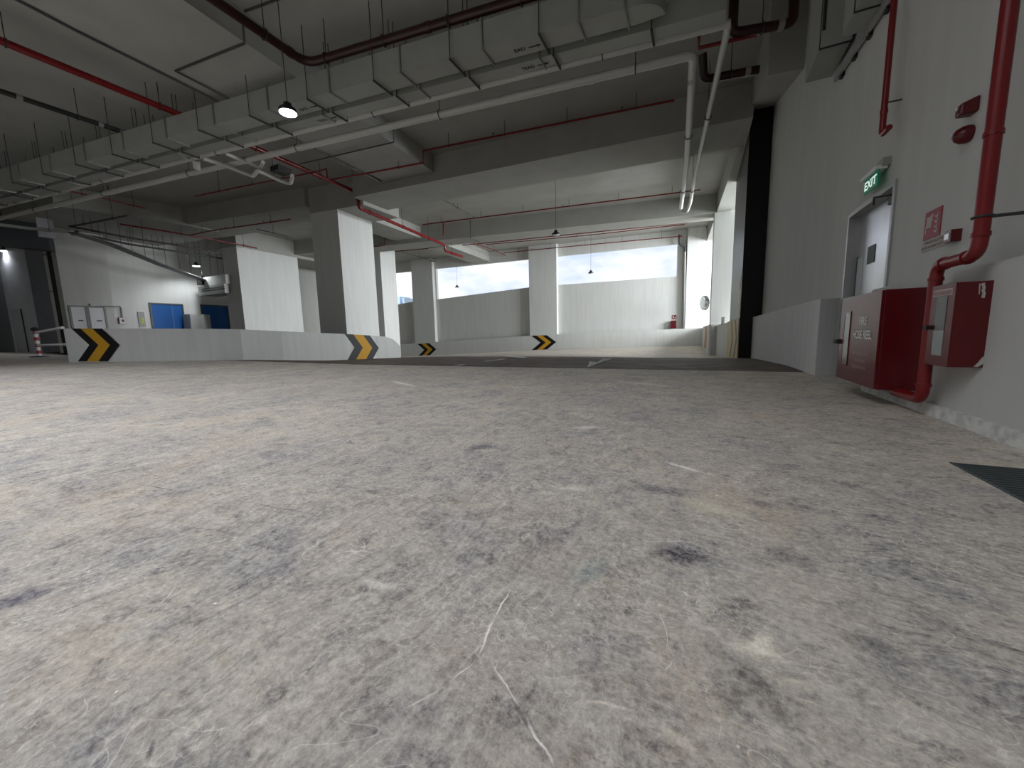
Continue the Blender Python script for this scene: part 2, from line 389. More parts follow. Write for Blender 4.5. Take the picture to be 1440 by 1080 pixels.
def text(name, body, origin, right, up, height, m, parent, width=None, thick=.001, align='LEFT', bold=0.0):
    cu = bpy.data.curves.new(name, 'FONT'); cu.body = body; cu.size = 1.0; cu.align_x = align; cu.offset = bold
    tmp = bpy.data.objects.new(name+'_tmp', cu); sc.collection.objects.link(tmp)
    dg = bpy.context.evaluated_depsgraph_get(); me = bpy.data.meshes.new_from_object(tmp.evaluated_get(dg))
    bpy.data.objects.remove(tmp); me.name = name
    xs = [v.co.x for v in me.vertices]; ys = [v.co.y for v in me.vertices]
    x0, x1, y0, y1 = min(xs), max(xs), min(ys), max(ys)
    sy = height/(y1-y0); sx = (width/(x1-x0)) if width else sy
    right = V(right).normalized(); up = V(up).normalized(); nrm = right.cross(up)
    cen = (x0+x1)/2 if align == 'CENTER' else x0
    for v in me.vertices:
        v.co = V(origin)+right*(v.co.x-cen)*sx+up*(v.co.y-y0)*sy+nrm*thick
    me.materials.clear(); me.materials.append(m)
    o = bpy.data.objects.new(name, me); sc.collection.objects.link(o)
    if parent: o.parent = parent; o.matrix_parent_inverse = Matrix.Translation(-V(parent.location))
    return o

# ------------------------------------------------------------------ setting: floor, ramp, ceiling
GX0, GX1, GY0, GY1 = 1.14, 1.52, 1.25, 2.57      # drain opening
m = MB()
xs = [-70, -60, -50, -40, -34, -30, -26, -22, -18, -14, -11, -8, -4, 0, GX0, GX1, 3]
ys = [-12, -4, GY0, GY1, 5, KINK]
for i in range(len(xs)-1):
    for j in range(len(ys)-1):
        if xs[i] == GX0 and ys[j] == GY0: continue
        q = [(xs[i], ys[j]), (xs[i+1], ys[j]), (xs[i+1], ys[j+1]), (xs[i], ys[j+1])]
        m.add([(x, y, .011*max(0, -8-x)) for x, y in q], [(0, 1, 2, 3)])
struct(m.build('floor', M_floor))
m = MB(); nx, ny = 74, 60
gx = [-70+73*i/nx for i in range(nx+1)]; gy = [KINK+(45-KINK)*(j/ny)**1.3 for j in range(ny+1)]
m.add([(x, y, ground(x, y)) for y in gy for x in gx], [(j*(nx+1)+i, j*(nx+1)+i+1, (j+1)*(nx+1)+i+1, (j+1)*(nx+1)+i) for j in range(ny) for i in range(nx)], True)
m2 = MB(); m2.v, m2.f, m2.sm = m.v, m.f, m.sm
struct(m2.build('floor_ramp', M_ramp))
m = MB(); m.box(-70, 3, KINK-.012, KINK+.012, -.05, .004)
m = MB().plan([(-8.2, KINK-.012), (1.45, KINK-.012), (1.45, KINK+.012), (-8.2, KINK+.012)], -.05, [.003, .003, .003, .003])
struct(m.build('trim_floor_joint', M_dgrey))

m = MB(); m.box(-70, 4, -1.4, 31, CEIL, CEIL+.3); m.box(-70, -17, -9, -1.4, CEIL, CEIL+.3); m.box(-1.9, 4, -9, -1.4, CEIL, CEIL+.3); m.box(-17, -1.9, -9, -8, CEIL, CEIL+.3)  # gap behind the viewer is unseen, added to let skylight onto the near floor
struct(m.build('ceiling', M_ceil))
struct(MB().box(-70, 4, -9.3, -9, 0, CEIL+.3).build('wall_front_light_block', M_wall))  # unseen wall added to keep low sky light off upright faces
struct(MB().box(-250, 120, -60, 700, -14.2, -14).build('floor_outside', M_grass))

# ------------------------------------------------------------------ beams
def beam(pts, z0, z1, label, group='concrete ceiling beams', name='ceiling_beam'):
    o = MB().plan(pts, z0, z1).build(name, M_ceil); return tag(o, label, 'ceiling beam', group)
# first cross beam (right part) soffit 6.4, front edge through the surveyed line
A = G(720, 232.5, 6.4); B = G(1050, 166, 6.4); d = (B-A).normalized()
A0 = A+d*((-12.95-A.x)/d.x); B0 = A+d*((1.17-A.x)/d.x)
beam([(A0.x, A0.y), (B0.x, B0.y), (B0.x, B0.y+1.9), (A0.x, A0.y+1.9)], 6.4, CEIL, 'wide pale ceiling beam crossing the bay in front of the black panel top')
# first cross beam, deeper left part, and the head over the tall column
GN = V((-.11, 1, 0))
P1 = G(508, 288, 6.24); C1b = G(474.3, 294, 6.24); C1a = GP(436, 297, C1b, GN)
Q0 = G(435, 289, 6.5); Q1 = G(300, 310, 6.5); dd = (Q1-Q0).normalized()
Q0 = Q0+dd*((C1a.x-.02-Q0.x)/dd.x); Q4 = Q1+dd*15
beam([(Q4.x, Q4.y), (Q0.x, Q0.y), (Q0.x, Q0.y+2.4), (Q4.x, Q4.y+2.4)], 6.5, CEIL-.001, 'deeper dark ceiling beam running left over the two square columns')
beam([(C1a.x-.02, C1a.y), (P1.x+.1, P1.y+.02), (P1.x+.1, P1.y+2.2), (C1a.x-.02, C1a.y+2.2)], 6.24, CEIL-.0015, 'short deep beam head over the tall column')
# second cross beam
A = G(720, 327.5, 6.4); B = G(1005, 299, 6.4); d = (B-A).normalized()
A1 = A+d*((-33-A.x)/d.x); B1 = A+d*((3.2-A.x)/d.x)
beam([(A1.x, A1.y), (B1.x, B1.y), (B1.x, B1.y+1.5), (A1.x, A1.y+1.5)], 6.4, CEIL-.002, 'second cross beam, between the first cross beam and the far windows')
# wide shallow drop band running away from the camera
L0, L1 = G(25, 2, 6.7), G(544, 262, 6.7); R0, R1 = G(345, 60, 6.7), G(600, 235, 6.7)
def ext(a, b, Y): t = (Y-a.y)/(b.y-a.y); return (a.x+(b.x-a.x)*t, Y)
beam([ext(L0, L1, -1.2), ext(R0, R1, -1.2), ext(R0, R1, 12.6), ext(L0, L1, 12.6)], 6.7, CEIL-.003, 'wide shallow ceiling band above the ducts, running away from the camera')
xr = GY(600, 325, 20.4).x; xq = FC(688, 366).x
print('xr', xr, xq)
beam([(xr-1.5, 15.0), (xr+.3, 15.0), (xr, 20.5), (xr-1.8, 20.5)], 6.62, CEIL-.004, 'narrow ceiling beam running from the tall column to the second cross beam')
beam([(xq-1.2, 22), (xq+.4, 22), (xq, 28.9), (xq-1.6, 28.9)], 6.55, CEIL-.0045, 'narrow ceiling beam running from the second cross beam to the long far window')
C2b = G(332, 346, 6.24)
beam([(-27.8, C2b.y-.15), (C2b.x+.02, C2b.y), (-25.4, 28), (-27.5, 28)], 6.22, CEIL-.005, 'long ceiling beam above the left square column')
ez = lambda x, Y: x
beam([(1.0, 14.95), (1.17, 14.95), (1.17, 18.31), (1.45, 18.31), (.95, 29.2), (.35, 29.2)], 6.4, CEIL-.006, 'edge beam along the open right side beyond the black panel')
# left side: dropped slab with slanted corner
q = [G(180, 297, 6.6), G(256, 311, 6.6), G(310, 302, 6.6)]
beam([(-34, q[0].y-3), (q[0].x-1, q[0].y-2), (q[1].x, q[1].y), (q[1].x, q[1].y+1.6), (-34, q[1].y+1.6)], 6.45, CEIL-.007, 'dropped ceiling slab at the left above the tangle of dark pipes')
# head block by the right wall with rising underside
zz = lambda Y: 5.85+.294*(Y-10.29)
def onslope(x, y):
    n = V((0, -.294, 1)); return GP(x, y, (0, 10.29, 5.85), n)
a = onslope(1080, 106); b_ = onslope(1062, 150)
hb = [(a.x, a.y), (1.749, 10.25), (1.749, 13.99), (min(b_.x, a.x), 13.99)]
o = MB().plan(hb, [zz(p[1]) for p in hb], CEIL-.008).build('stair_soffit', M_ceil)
tag(o, 'boxed concrete mass with rising underside between black panel and right wall', 'concrete soffit')

# ------------------------------------------------------------------ right wall
m = MB()
# upper wall with the door opening (X 1.75..2.05)
DY0, DY1, DZ = 5.33, 6.68, 2.12
m.box(1.75, 2.1, -9, DY0, 0, CEIL); m.box(1.75, 2.1, DY1, 18.4, -.7, CEIL); m.box(1.75, 2.1, DY0, DY1, DZ, CEIL)
struct(m.build('wall_right', M_wall))
m = MB().box(1.62, 1.78, -9, 5.3, 0, 1.045); o = struct(m.build('wall_right_lower', M_wall))
struct(MB().box(1.585, 1.63, -9, 5.25, 0, .085).build('baseboard_right', M_plinth))
c1 = G(1145.3, 528.6, 0)
n0 = c1.y; pts = [(c1.x, n0), (1.9, n0+.34), (1.9, 14.0), (1.52, 14.0)]
o = MB().plan(pts, -.7, [1.055, 1.07, 1.02, 1.02]).build('low_wall', M_wallw, bevel=.01)
tag(o, 'thick white low wall left of the big red hose cabinet, along the right wall', 'low wall')
# the black panel
xs_ = 1.177
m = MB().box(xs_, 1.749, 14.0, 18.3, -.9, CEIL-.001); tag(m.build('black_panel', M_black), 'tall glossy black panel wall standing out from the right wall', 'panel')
# kerb in front of panel side with cream chevrons
def GK(x, y): return GX(x, y, xs_-.03)
o = MB().plan([(xs_-.03, 14.02), (xs_, 14.02), (xs_, 18.9), (xs_-.03, 18.9)], -.8, [1.0, 1.0, .98, .98]).build('kerb_board', M_cream)
tag(o, 'cream painted kerb board at the foot of the black panel', 'kerb board')
ch = thing('chevron_marking', (xs_-.03, 16, 0), 'cream and grey chevrons on the foot of the black panel', 'chevron marking')
zb = lambda Y: ground(1.1, Y)
def chev_x(Y0, wdt, m_, nm):
    X = xs_-.032; top = .98; bot = zb(Y0)+.02; mid = (top+bot)/2
    P = [(X, Y0, top), (X, Y0+wdt, top), (X, Y0+wdt-.75, mid), (X, Y0+wdt, bot), (X, Y0, bot), (X, Y0-.75, mid)]
    MB().prism([V(p) for p in P], (-.004, 0, 0)).build(nm, m_, ch)
chev_x(15.0, .42, M_mauve, 'grey_stripe'); chev_x(16.6, .42, M_mauve, 'grey_stripe')
aw = thing('arrow_reflection', (xs_, 15, 2), 'narrow cream arrow-shaped reflection painted on the side of the black panel', 'painted reflection')  # arrow-shaped reflection in the gloss panel, put in as flat cream colour
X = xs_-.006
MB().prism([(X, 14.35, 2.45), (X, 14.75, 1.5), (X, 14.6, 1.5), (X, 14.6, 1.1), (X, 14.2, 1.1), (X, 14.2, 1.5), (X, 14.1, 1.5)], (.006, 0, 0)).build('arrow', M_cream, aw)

# kerb pieces on the right beyond the panel
p0 = GX(1008, 495, .98)
o = MB().plan([(.98, 19.6), (1.25, 19.6), (1.15, 18.3), (1.1, 18.3), (xs_-.05, 18.3), (.95, 20.6), (1.5, 20.6), (1.5, 18.35)][:2]+[(1.3, 18.9), (xs_, 18.9)], -.9, .95).build('kerb_wall', M_wallw)
bpy.data.objects.remove(o)
o = MB().plan([(xs_-.02, 18.9), (1.5, 18.9), (1.3, 22.5), (.86, 22.5)], -.95, [.96, .96, .86, .86]).build('kerb_wall', M_wallw)
tag(o, 'pale kerb wall under the open side just beyond the black panel', 'kerb wall', 'kerb walls along the ramp edge')
o = MB().plan([(.62, 22.3), (1.2, 22.3), (1.2, 22.6), (.62, 22.6)], -.95, .92).build('kerb_wall', M_wall)
tag(o, 'short grey kerb end face between chevron kerb and far column', 'kerb wall', 'kerb walls along the ramp edge')
o = MB().plan([(.30, 28.6), (.62, 28.6), (.70, 22.6), (.55, 22.6)], -.95, [.85, .85, .92, .92]).build('kerb_wall', M_wallw)
tag(o, 'white kerb wall with thin yellow chevron at the ramp corner', 'kerb wall', 'kerb walls along the ramp edge')
t = thing('chevron_marking', (.4, 25, 0), 'thin foreshortened yellow and grey chevron on the far right kerb', 'chevron marking')
def lerp(a, b, k): return a+(b-a)*k
for k0, mt, nm in ((.40, M_yel, 'yellow_stripe'), (.50, M_mauve, 'grey_stripe'), (.60, M_yel, 'yellow_stripe')):
    def kp(k, z):
        Y = lerp(28.6, 22.6, k); return V((lerp(.30, .55, k)-.004, Y, z))
    MB().prism([kp(k0, .84), kp(k0+.06, .84), kp(k0+.13, .22), kp(k0+.06, -.42), kp(k0, -.42), kp(k0+.07, .22)], (-.004, 0, 0)).build(nm, mt, t)
o = MB().box(.98, 1.10, 20.4, 20.55, .85, 1.22).build('kerb_post', M_cond); tag(o, 'small grey stub post on top of the pale kerb', 'post')
# column at end of second beam
o = MB().plan([(.58, 22.45), (1.9, 22.45), (1.9, 23.4), (.55, 23.4)], -.9, 6.41).build('column', M_wallw)
tag(o, 'bluish white end column of the second beam, seen beside the black panel', 'column', 'square concrete columns')

# ------------------------------------------------------------------ two big columns on the left
def column_pts(a, b, depth, shift):
    u = (b-a); u.z = 0; v = V((shift, depth, 0)); return [(a.x, a.y), (b.x, b.y), (b.x+v.x, b.y+v.y), (a.x+v.x, a.y+v.y)]
a, b = C1a, C1b
o = MB().plan([(p[0], p[1]) for p in column_pts(a, b, 2.1, -.12)], -1.2, 6.24).build('column', M_wallw)
tag(o, 'tall square column right behind the parapet, nearer the far windows', 'column', 'square concrete columns')
b = G(332, 346, 6.24); a = GP(311, 346, b, GN)
C2 = (a, b)
o = MB().plan([(p[0], p[1]) for p in column_pts(a, b, 4.0, -.15)], -1.2, 6.23).build('column', M_wallw)
tag(o, 'wide square column left of the middle, beside the blue doors', 'column', 'square concrete columns')
# column seen just right of and behind the first (second beam line)
a = G(510, 347, 6.3); b = G(533.7, 347.5, 6.3)
a = GY(510, 347, 21.0); b = GY(533.7, 347.5, 21.2)
o = MB().plan([(a.x, a.y), (b.x, b.y), (b.x, b.y+1.5), (a.x, a.y+1.5)], -1.3, 7.2).build('column', M_wallw)
tag(o, 'pale column further back, its edge showing right of the tall column', 'column', 'square concrete columns')

# ------------------------------------------------------------------ far facade (wall_back) with three openings
def fbox(m, X0, X1, o0, o1, z0, z1):
    z0 = z0 if isinstance(z0, tuple) else (z0, z0); z1 = z1 if isinstance(z1, tuple) else (z1, z1)
    pts = [(X0, fac(X0, o0)), (X1, fac(X1, o0)), (X1, fac(X1, o1)), (X0, fac(X0, o1))]
    return m.plan(pts, [z0[0], z0[1], z0[1], z0[0]], [z1[0], z1[1], z1[1], z1[0]])
Xf = lambda x, y, o=0: FC(x, y, o).x
w1l, w1r = Xf(783, 380), Xf(952, 365); w2l, w2r = Xf(614, 400), Xf(744.5, 385); w3l, w3r = Xf(530, 405), Xf(580.5, 400)
s1 = FC(860, 395.3).z; s2r, s2l = FC(744, 404).z, FC(614, 421).z; s3r, s3l = FC(581, 424).z, FC(540, 429.7).z
t1, t2, t3 = FC(860, 352.3).z, FC(680, 371).z, FC(560, 386).z
print('facade', w1l, w1r, w2l, w2r, w3l, w3r, s1, s2r, s2l, s3r, s3l, t1, t2, t3)
m = MB()
fbox(m, -45, .9, 0, .25, (min(t1, t2),)*2, CEIL)
fbox(m, w1l, w1r, 0, .25, -1.6, s1); fbox(m, w2l, w2r, 0, .25, -1.6, (s2l, s2r)); fbox(m, w3l-2.0, w3r, 0, .25, -1.6, (s3l-.35, s3r))
fbox(m, w1r, .9, 0, .25, -1.6, 6.5); fbox(m, w2r, w1l, 0, .25, -1.6, 6.5); fbox(m, w3r, w2l, 0, .25, -1.6, 6.5); fbox(m, -45, w3l-2.0, 0, .25, -1.6, 6.5)
struct(m.build('wall_back', M_wallw))
zc = CEIL-.01
for (xa, xb, lab) in ((744.5, 783, 'wall column between the two long far windows'), (581, 610, 'wall column between the small left window and the long window')):
    X0, X1 = Xf(xa, 430, -.34), Xf(xb, 430, -.34)
    o = fbox(MB(), X0, X1, -.34, 0, -1.6, zc).build('column', M_wallw); tag(o, lab, 'column', 'wall columns of the far facade')
X0, X1 = Xf(965, 400, -.34), Xf(990, 400, -.34)
o = fbox(MB(), X0, X1, -.34, 0, -1.6, zc).build('column', M_wallw); tag(o, 'white corner column right of the downpipe and the far windows', 'column', 'wall columns of the far facade')
# long kerb under it
KO = -.60
kt = [(1, 0)]
Ks = [(560, 484.5, 503.8), (605, 481.4, 501), (690, 475.2, 496), (744, 472, 493), (783, 470, 490.8), (870, 466, 488.5), (965, 462, 486), (986, 461.2, 485.3)]
pt = [FC(x, yt, KO) for x, yt, yb in Ks]
pts = [(-30, fac(-30, KO))]+[(p.x, p.y) for p in pt]; zt = [pt[0].z-.3]+[p.z for p in pt]
pts.append((.36, fac(.36, KO))); zt.append(zt[-1])
back = [(x, y+.35) for x, y in pts[::-1]]
o = MB().plan(pts+back, -1.8, zt+zt[::-1]).build('kerb_wall', M_wallw); tag(o, 'long white kerb wall below the far windows', 'kerb wall', 'kerb walls along the ramp edge')
def chevron(name, label, f, cols, fr, group=None):
    """f(u,v) -> point, u along, v up; fr: stripe starts"""
    t = thing(name, f(.5, 0), label, 'chevron marking', group)
    n = (f(1, 0)-f(0, 0)).cross(f(0, 1)-f(0, 0)).normalized()*.004
    for (u0, u1), (mt, nm) in zip(fr, cols):
        P = [f(u0, 1), f(u1, 1), f(u1+.38, .5), f(u1, 0), f(u0, 0), f(u0+.38, .5)]
        MB().prism([p+n for p in P], n).build(nm, mt, t)
    return t
def quadmap(tl, tr, bl, br):
    return lambda u, v: (bl*(1-u)+br*u)*(1-v)+(tl*(1-u)+tr*u)*v
cc = ((M_blk, 'black_stripe'), (M_yel, 'yellow_stripe'), (M_blk, 'black_stripe'))
FR = ((0, .21), (.21, .44), (.44, .64))
chevron('chevron_marking', 'small black and yellow chevron on the far kerb, left one', quadmap(FC(587, 483.6, KO), FC(613, 481.9, KO), FC(587, 501.8, KO), FC(613, 500.2, KO)), cc, FR)
chevron('chevron_marking', 'black and yellow chevron on the far kerb below the column between windows', quadmap(FC(747.5, 472.2, KO), FC(781.5, 471, KO), FC(747.5, 492.6, KO), FC(781.5, 491, KO)), cc, FR)

# ------------------------------------------------------------------ curved parapet at the left
base = [(97, 508.3), (165, 508.1), (240, 507.8), (300, 507.6), (343, 507.5), (400, 507.4), (450, 507.0), (490, 506.5), (530, 506.2), (545, 506.1), (556, 506), (564, 506)]
top = [462, 462, 462, 462.4, 463, 465.6, 468, 469.6, 472.2, 473.4, 478, 487]
dep = [12.3, 12.3, 12.35, 12.5, 12.8, 13.6, 14.6, 15.5, 16.7, 17.1, 17.4, 17.6]
bp = [EYE+ray(x, y)*(dd_/F) for (x, y), dd_ in zip(base, dep)]
tz = []
for (x, y), yt, p in zip(base, top, bp):
    r = ray(x+0.0, yt); k = math.hypot(p.x, p.y)/math.hypot(r.x, r.y); tz.append(EYE.z+r.z*k)
print('parapet', [tuple(round(c, 2) for c in p) for p in bp], [round(z, 2) for z in tz])
nrm = []
for i in range(len(bp)):
    d = bp[min(i+1, len(bp)-1)]-bp[max(i-1, 0)]; d.z = 0; d.normalize(); nrm.append(V((-d.y, d.x, 0)))
m = MB(); n = len(bp); th = .22
vs = []
for i in range(n):
    f, q = bp[i], bp[i]+nrm[i]*th; vs += [V((f.x, f.y, -.8)), V((f.x, f.y, tz[i])), V((q.x, q.y, tz[i])), V((q.x, q.y, -.8))]
fs = []
for i in range(n-1):
    for k in range(4): fs.append((i*4+k, i*4+(k+1) % 4, (i+1)*4+(k+1) % 4, (i+1)*4+k))
fs += [(0, 1, 2, 3), ((n-1)*4+3, (n-1)*4+2, (n-1)*4+1, (n-1)*4)]
o = m.add(vs, fs).build('parapet', M_wallw); tag(o, 'long white parapet with rounded right end and two big chevrons', 'low wall')
def par(x, v):   # point on parapet front: px column and height fraction
    for i in range(n-1):
        if base[i][0] <= x <= base[i+1][0]:
            k = (x-base[i][0])/(base[i+1][0]-base[i][0]); f = bp[i].lerp(bp[i+1], k); z = lerp(tz[i], tz[i+1], k)
            return V((f.x, f.y, lerp(f.z+.003, z, v)))
def par_chev(label, x0, x1, cols, fr, tip):
    t = thing('chevron_marking', par((x0+x1)/2, 0), label, 'chevron marking')
    off = V((.010, -.012, 0)); wdt = x1-x0
    for (u0, u1), (mt, nm) in zip(fr, cols):
        us = [(u0, 1), (u1, 1), (u1+tip, .5), (u1+.02, 0), (u0+.02, 0), (u0+tip, .5)]
        MB().prism([par(x0+u*wdt, v)+off for u, v in us], (0, -.004, 0)).build(nm, mt, t)
par_chev('large black and yellow chevron at the left end of the parapet', 109, 173, cc, ((0, .20), (.20, .45), (.45, .66)), .33)
cg = ((M_gryc, 'grey_stripe'), (M_yel, 'yellow_stripe'), (M_gryc, 'grey_stripe'))
par_chev('dark grey and yellow chevron near the rounded end of the parapet', 488, 533, cg, ((0, .25), (.25, .55), (.55, .76)), .26)

# ------------------------------------------------------------------ left wall with lift doors
XL = -29.0; XB = -29.6
yl = GX(86, 400, XL).y; yr = GX(155, 400, XL).y
print('left wall', yl, yr)
m = MB(); m.box(XL-.6, XL, yl, yr, -.2, 7.29); m.box(XB-.6, XB, yr-.3, 29, -1.6, 7.29); struct(m.build('wall_left', M_wall))
def wall_rect(X, x0, y0, x1, y1): a, b = GX(x0, y0, X), GX(x1, y1, X); return a.y, b.y, b.z, a.z
def door(nm, X, px, zt, mleaf, mframe, double=False, parts=()):
    y0 = GX(px[0], 445, X).y; y1 = GX(px[1], 445, X).y; zt = GX(px[0], zt, X).z; zb_ = ground(X, y0)
    fr = MB(); fr.box(X-.02, X+.05, y0-.08, y0, zb_, zt+.08); fr.box(X-.02, X+.05, y1, y1+.08, zb_, zt+.08); fr.box(X-.02, X+.05, y0, y1, zt, zt+.08)
    o = struct(fr.build(nm, mframe))
    if double:
        ym = y0+(y1-y0)*double
        MB().box(X-.01, X+.02, y0, ym-.02, zb_, zt).build('door_leaf', mleaf, o); MB().box(X-.01, X+.02, ym+.02, y1, zb_, zt).build('door_leaf', mleaf, o)
        MB().box(X-.01, X+.03, ym-.02, ym+.02, zb_, zt).build('door_seam', M_bluel, o)
    else: MB().box(X-.01, X+.02, y0, y1, zb_, zt).build('door_leaf', mleaf, o)
    return o, y0, y1, zt
o, a0, a1, az = door('door_2', XB, (214, 257), 427.5, M_blue, M_dgrey, .66)
o, b0, b1, bz = door('door_3', XB, (285.5, 320), 430, M_blue, M_dgrey, .62)
o, c0, c1_, cz = door('door_4', XL, (101, 121), 431.5, M_wdoor, M_cond)
MB().box(XL+.02, XL+.03, lerp(c0, c1_, .40), lerp(c0, c1_, .75), GX(110, 451.5, XL).z, GX(110, 450, XL).z).build('door_label', M_dark, o)
o, c0, c1_, cz = door('door_5', XL, (126.5, 147), 432.5, M_wdoor, M_cond)
MB().box(XL+.02, XL+.03, lerp(c0, c1_, .40), lerp(c0, c1_, .75), GX(138, 452, XL).z, GX(138, 450.3, XL).z).build('door_label', M_dark, o)
# lift jamb block between blue doors
y0, y1 = GX(263, 450, XB+.5).y, GX(291, 450, XB+.5).y
t = MB().box(XB, XB+.9, y0, y1, .2, GX(276, 442, XB+.9).z).build('lift_lobby_wall', M_wall); tag(t, 'waist-high grey white wall stub between the two blue doors', 'low wall')
# red break-glass box with conduit
t = thing('fire_alarm_box', GX(168, 451, XB+.1), 'small red alarm box on the left wall, fed by thin conduit', 'alarm box')
y0, y1, z0, z1 = wall_rect(XB+.12, 167, 446.5, 178, 455.5)
MB().box(XB, XB+.12, y0, y1, z0, z1).build('box_body', M_redc, t, bevel=.01)
MB().box(XB+.12, XB+.13, lerp(y0, y1, .35), lerp(y0, y1, .75), lerp(z0, z1, .3), lerp(z0, z1, .7)).build('call_plate', M_dark, t)
MB().tube([GX(126, 427, XL+.03), GX(127, 431.5, XL+.03), GX(147.5, 430.5, XL+.04), V((XL+.04, yr+.06, GX(147.5, 430.5, XL+.04).z)), V((XB+.06, yr+.06, GX(147.5, 430.5, XL+.04).z)), GX(168, 430.5, XB+.05), GX(170.5, 433, XB+.05), GX(172, 447, XB+.05)], .035, 8, .1).build('conduit', M_cond, t)
t = thing('lift_call_panel', GX(198, 450, XB), 'grey lift call panel with yellow notice beside the left blue door', 'call panel')
y0, y1, z0, z1 = wall_rect(XB+.04, 193.5, 438.5, 205.5, 459.5)
MB().box(XB, XB+.04, y0, y1, z0, z1).build('plate', M_cond, t); MB().box(XB+.04, XB+.05, lerp(y0, y1, .35), lerp(y0, y1, .82), lerp(z0, z1, .2), lerp(z0, z1, .6)).build('yellow_notice', M_yline, t)
y0, y1, z0, z1 = wall_rect(XB+.05, 251, 425, 257, 427.2)
# hung air unit near the lift
u0 = G(278, 388, 5.9)
t = thing('air_handling_unit', G(298, 400, 5.2), 'grey hung air unit with slatted front left of the wide column', 'air unit')
ya, yb = 13.6, 14.2
A_ = GX(279, 414, -26.8)
UX0, UX1 = -28.6, -26.9
pz = lambda x, y: GY(x, y, 14.0)
m = MB().box(pz(286, 390).x, pz(317, 390).x, 14.0, 15.0, pz(300, 401).z, pz(300, 388).z); m.build('upper_casing', M_galv, t)
m = MB().box(pz(279.5, 405).x, pz(317, 405).x, 13.95, 15.0, pz(300, 414).z, pz(300, 401).z); lo = m.build('lower_casing', M_galvd, t)
for k in (404.5, 407.5): MB().box(pz(284, 405).x, pz(318, 405).x, 13.9, 13.95, pz(300, k+1.2).z, pz(300, k).z).build('louvre', M_dgrey, t)
MB().box(pz(278.5, 392).x, pz(286, 392).x, 13.9, 14.6, pz(282, 401).z, pz(282, 388.5).z).build('dark_inlet', M_dark, t)
for xx in (290, 300, 308):
    MB().tube([(pz(xx, 388).x, 14.3, pz(xx, 388).z), (pz(xx, 388).x, 14.3, CEIL)], .012, 6).build('hanger_rod', M_rod, t)

# cable tray descending to the unit
t = thing('cable_tray', G(200, 360, 5.3), 'dark ladder cable tray crossing diagonally in front of the left wall', 'cable tray')
tp = [GX(103, 328, -23.5), GX(160, 346.5, -25), GX(225, 373, -26.5), GX(291, 396.5, -28), GX(300, 397, -28), GX(310, 396, -28)]
def ribbon(m, pts, wdt, h):
    for a, b in zip(pts, pts[1:]):
        d = (b-a); d.z = 0; d.normalize(); nn = V((-d.y, d.x, 0))*wdt/2
        m.hexa([a-nn, a+nn, b+nn, b-nn], [a-nn+V((0, 0, h)), a+nn+V((0, 0, h)), b+nn+V((0, 0, h)), b-nn+V((0, 0, h))])
m = MB(); ribbon(m, tp[:4], .34, .06); m.build('tray', M_dpipe, t)
m = MB()
for s in (-.17, .17):
    m.tube([p+V((s*.7, s*.7, .05)) for p in tp[:4]], .03, 6)
m.build('side_rail', M_cond, t)
MB().tube([tp[3]+V((0, 0, .05)), tp[4], GY(282, 392, 13.9)], .07, 8).build('cable_bundle', M_dark, t)
for k in range(1, 4):
    for s in (-.15, .2):
        p = tp[k]+V((s, s, 0)); MB().tube([p, (p.x, p.y, CEIL)], .011, 5).build('hanger_rod', M_rod, t)
for k in range(2):
    p = tp[k+1].lerp(tp[k+2], .5)
    for s in (-.15, .2):
        q = p+V((s, s, 0)); MB().tube([q, (q.x, q.y, CEIL)], .011, 5).build('hanger_rod', M_rod, t)

# ------------------------------------------------------------------ loading bay recess at far left
base_ = [(-14, 495), (14, 496), (31, 497)]
def PB(x, y, D):  # point on raised floor at given range
    r = ray(x, y); r = r/math.hypot(r.x, r.y); p = EYE+r*D; return V((p.x, p.y, .3))
q0, q1, q2, q3 = PB(-60, 495, 41), PB(22, 495, 37), PB(60, 494, 33.5), PB(112, 493, 37)
# lit wall q1->q2, grey wall q2->q3, shutter wall q0->q1
m = MB()
for a, b in ((q1, q2), (q2, q3)):
    m.plan([(a.x, a.y), (b.x, b.y), (b.x-.3, b.y+.02), (a.x-.3, a.y+.02)], .0, 7.9)
struct(m.build('wall_loading_bay', M_lwall))
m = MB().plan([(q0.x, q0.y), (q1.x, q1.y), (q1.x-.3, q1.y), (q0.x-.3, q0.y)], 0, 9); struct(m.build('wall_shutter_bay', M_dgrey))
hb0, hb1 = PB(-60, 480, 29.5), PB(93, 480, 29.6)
o = MB().plan([(hb0.x, hb0.y), (hb1.x, hb1.y), (hb1.x-.5, hb1.y+.3), (hb0.x-.5, hb0.y+.3)], GP(50, 352, hb0, (1, 0, 0)).z, 7.28).build('unlit_ceiling_strip', M_dgrey); tag(o, 'added dark strip for the unlit ceiling and pipes over the loading bay at the far left', 'ceiling beam')  # dark strip added for the unlit ceiling and pipes above the bay
# shutter
e = (q1-q0).normalized(); f_ = V((e.y, -e.x, 0)); f_ = f_ if f_.x > 0 else -f_
t = struct(MB().plan([(q0.x+f_.x*.02, q0.y+f_.y*.02), (q1.x+f_.x*.02-e.x*1.2, q1.y+f_.y*.02-e.y*1.2), (q1.x+f_.x*.06-e.x*1.2, q1.y+f_.y*.06-e.y*1.2), (q0.x+f_.x*.06, q0.y+f_.y*.06)], .3, 6.3).build('door_7', M_shut))
m = MB()
for k in range(24):
    z = .4+k*.245; a = q0+f_*.07; b = q1+f_*.07-e*1.2; m.tube([(a.x, a.y, z), (b.x, b.y, z)], .035, 6)
m.build('shutter_slats', M_shut, t)
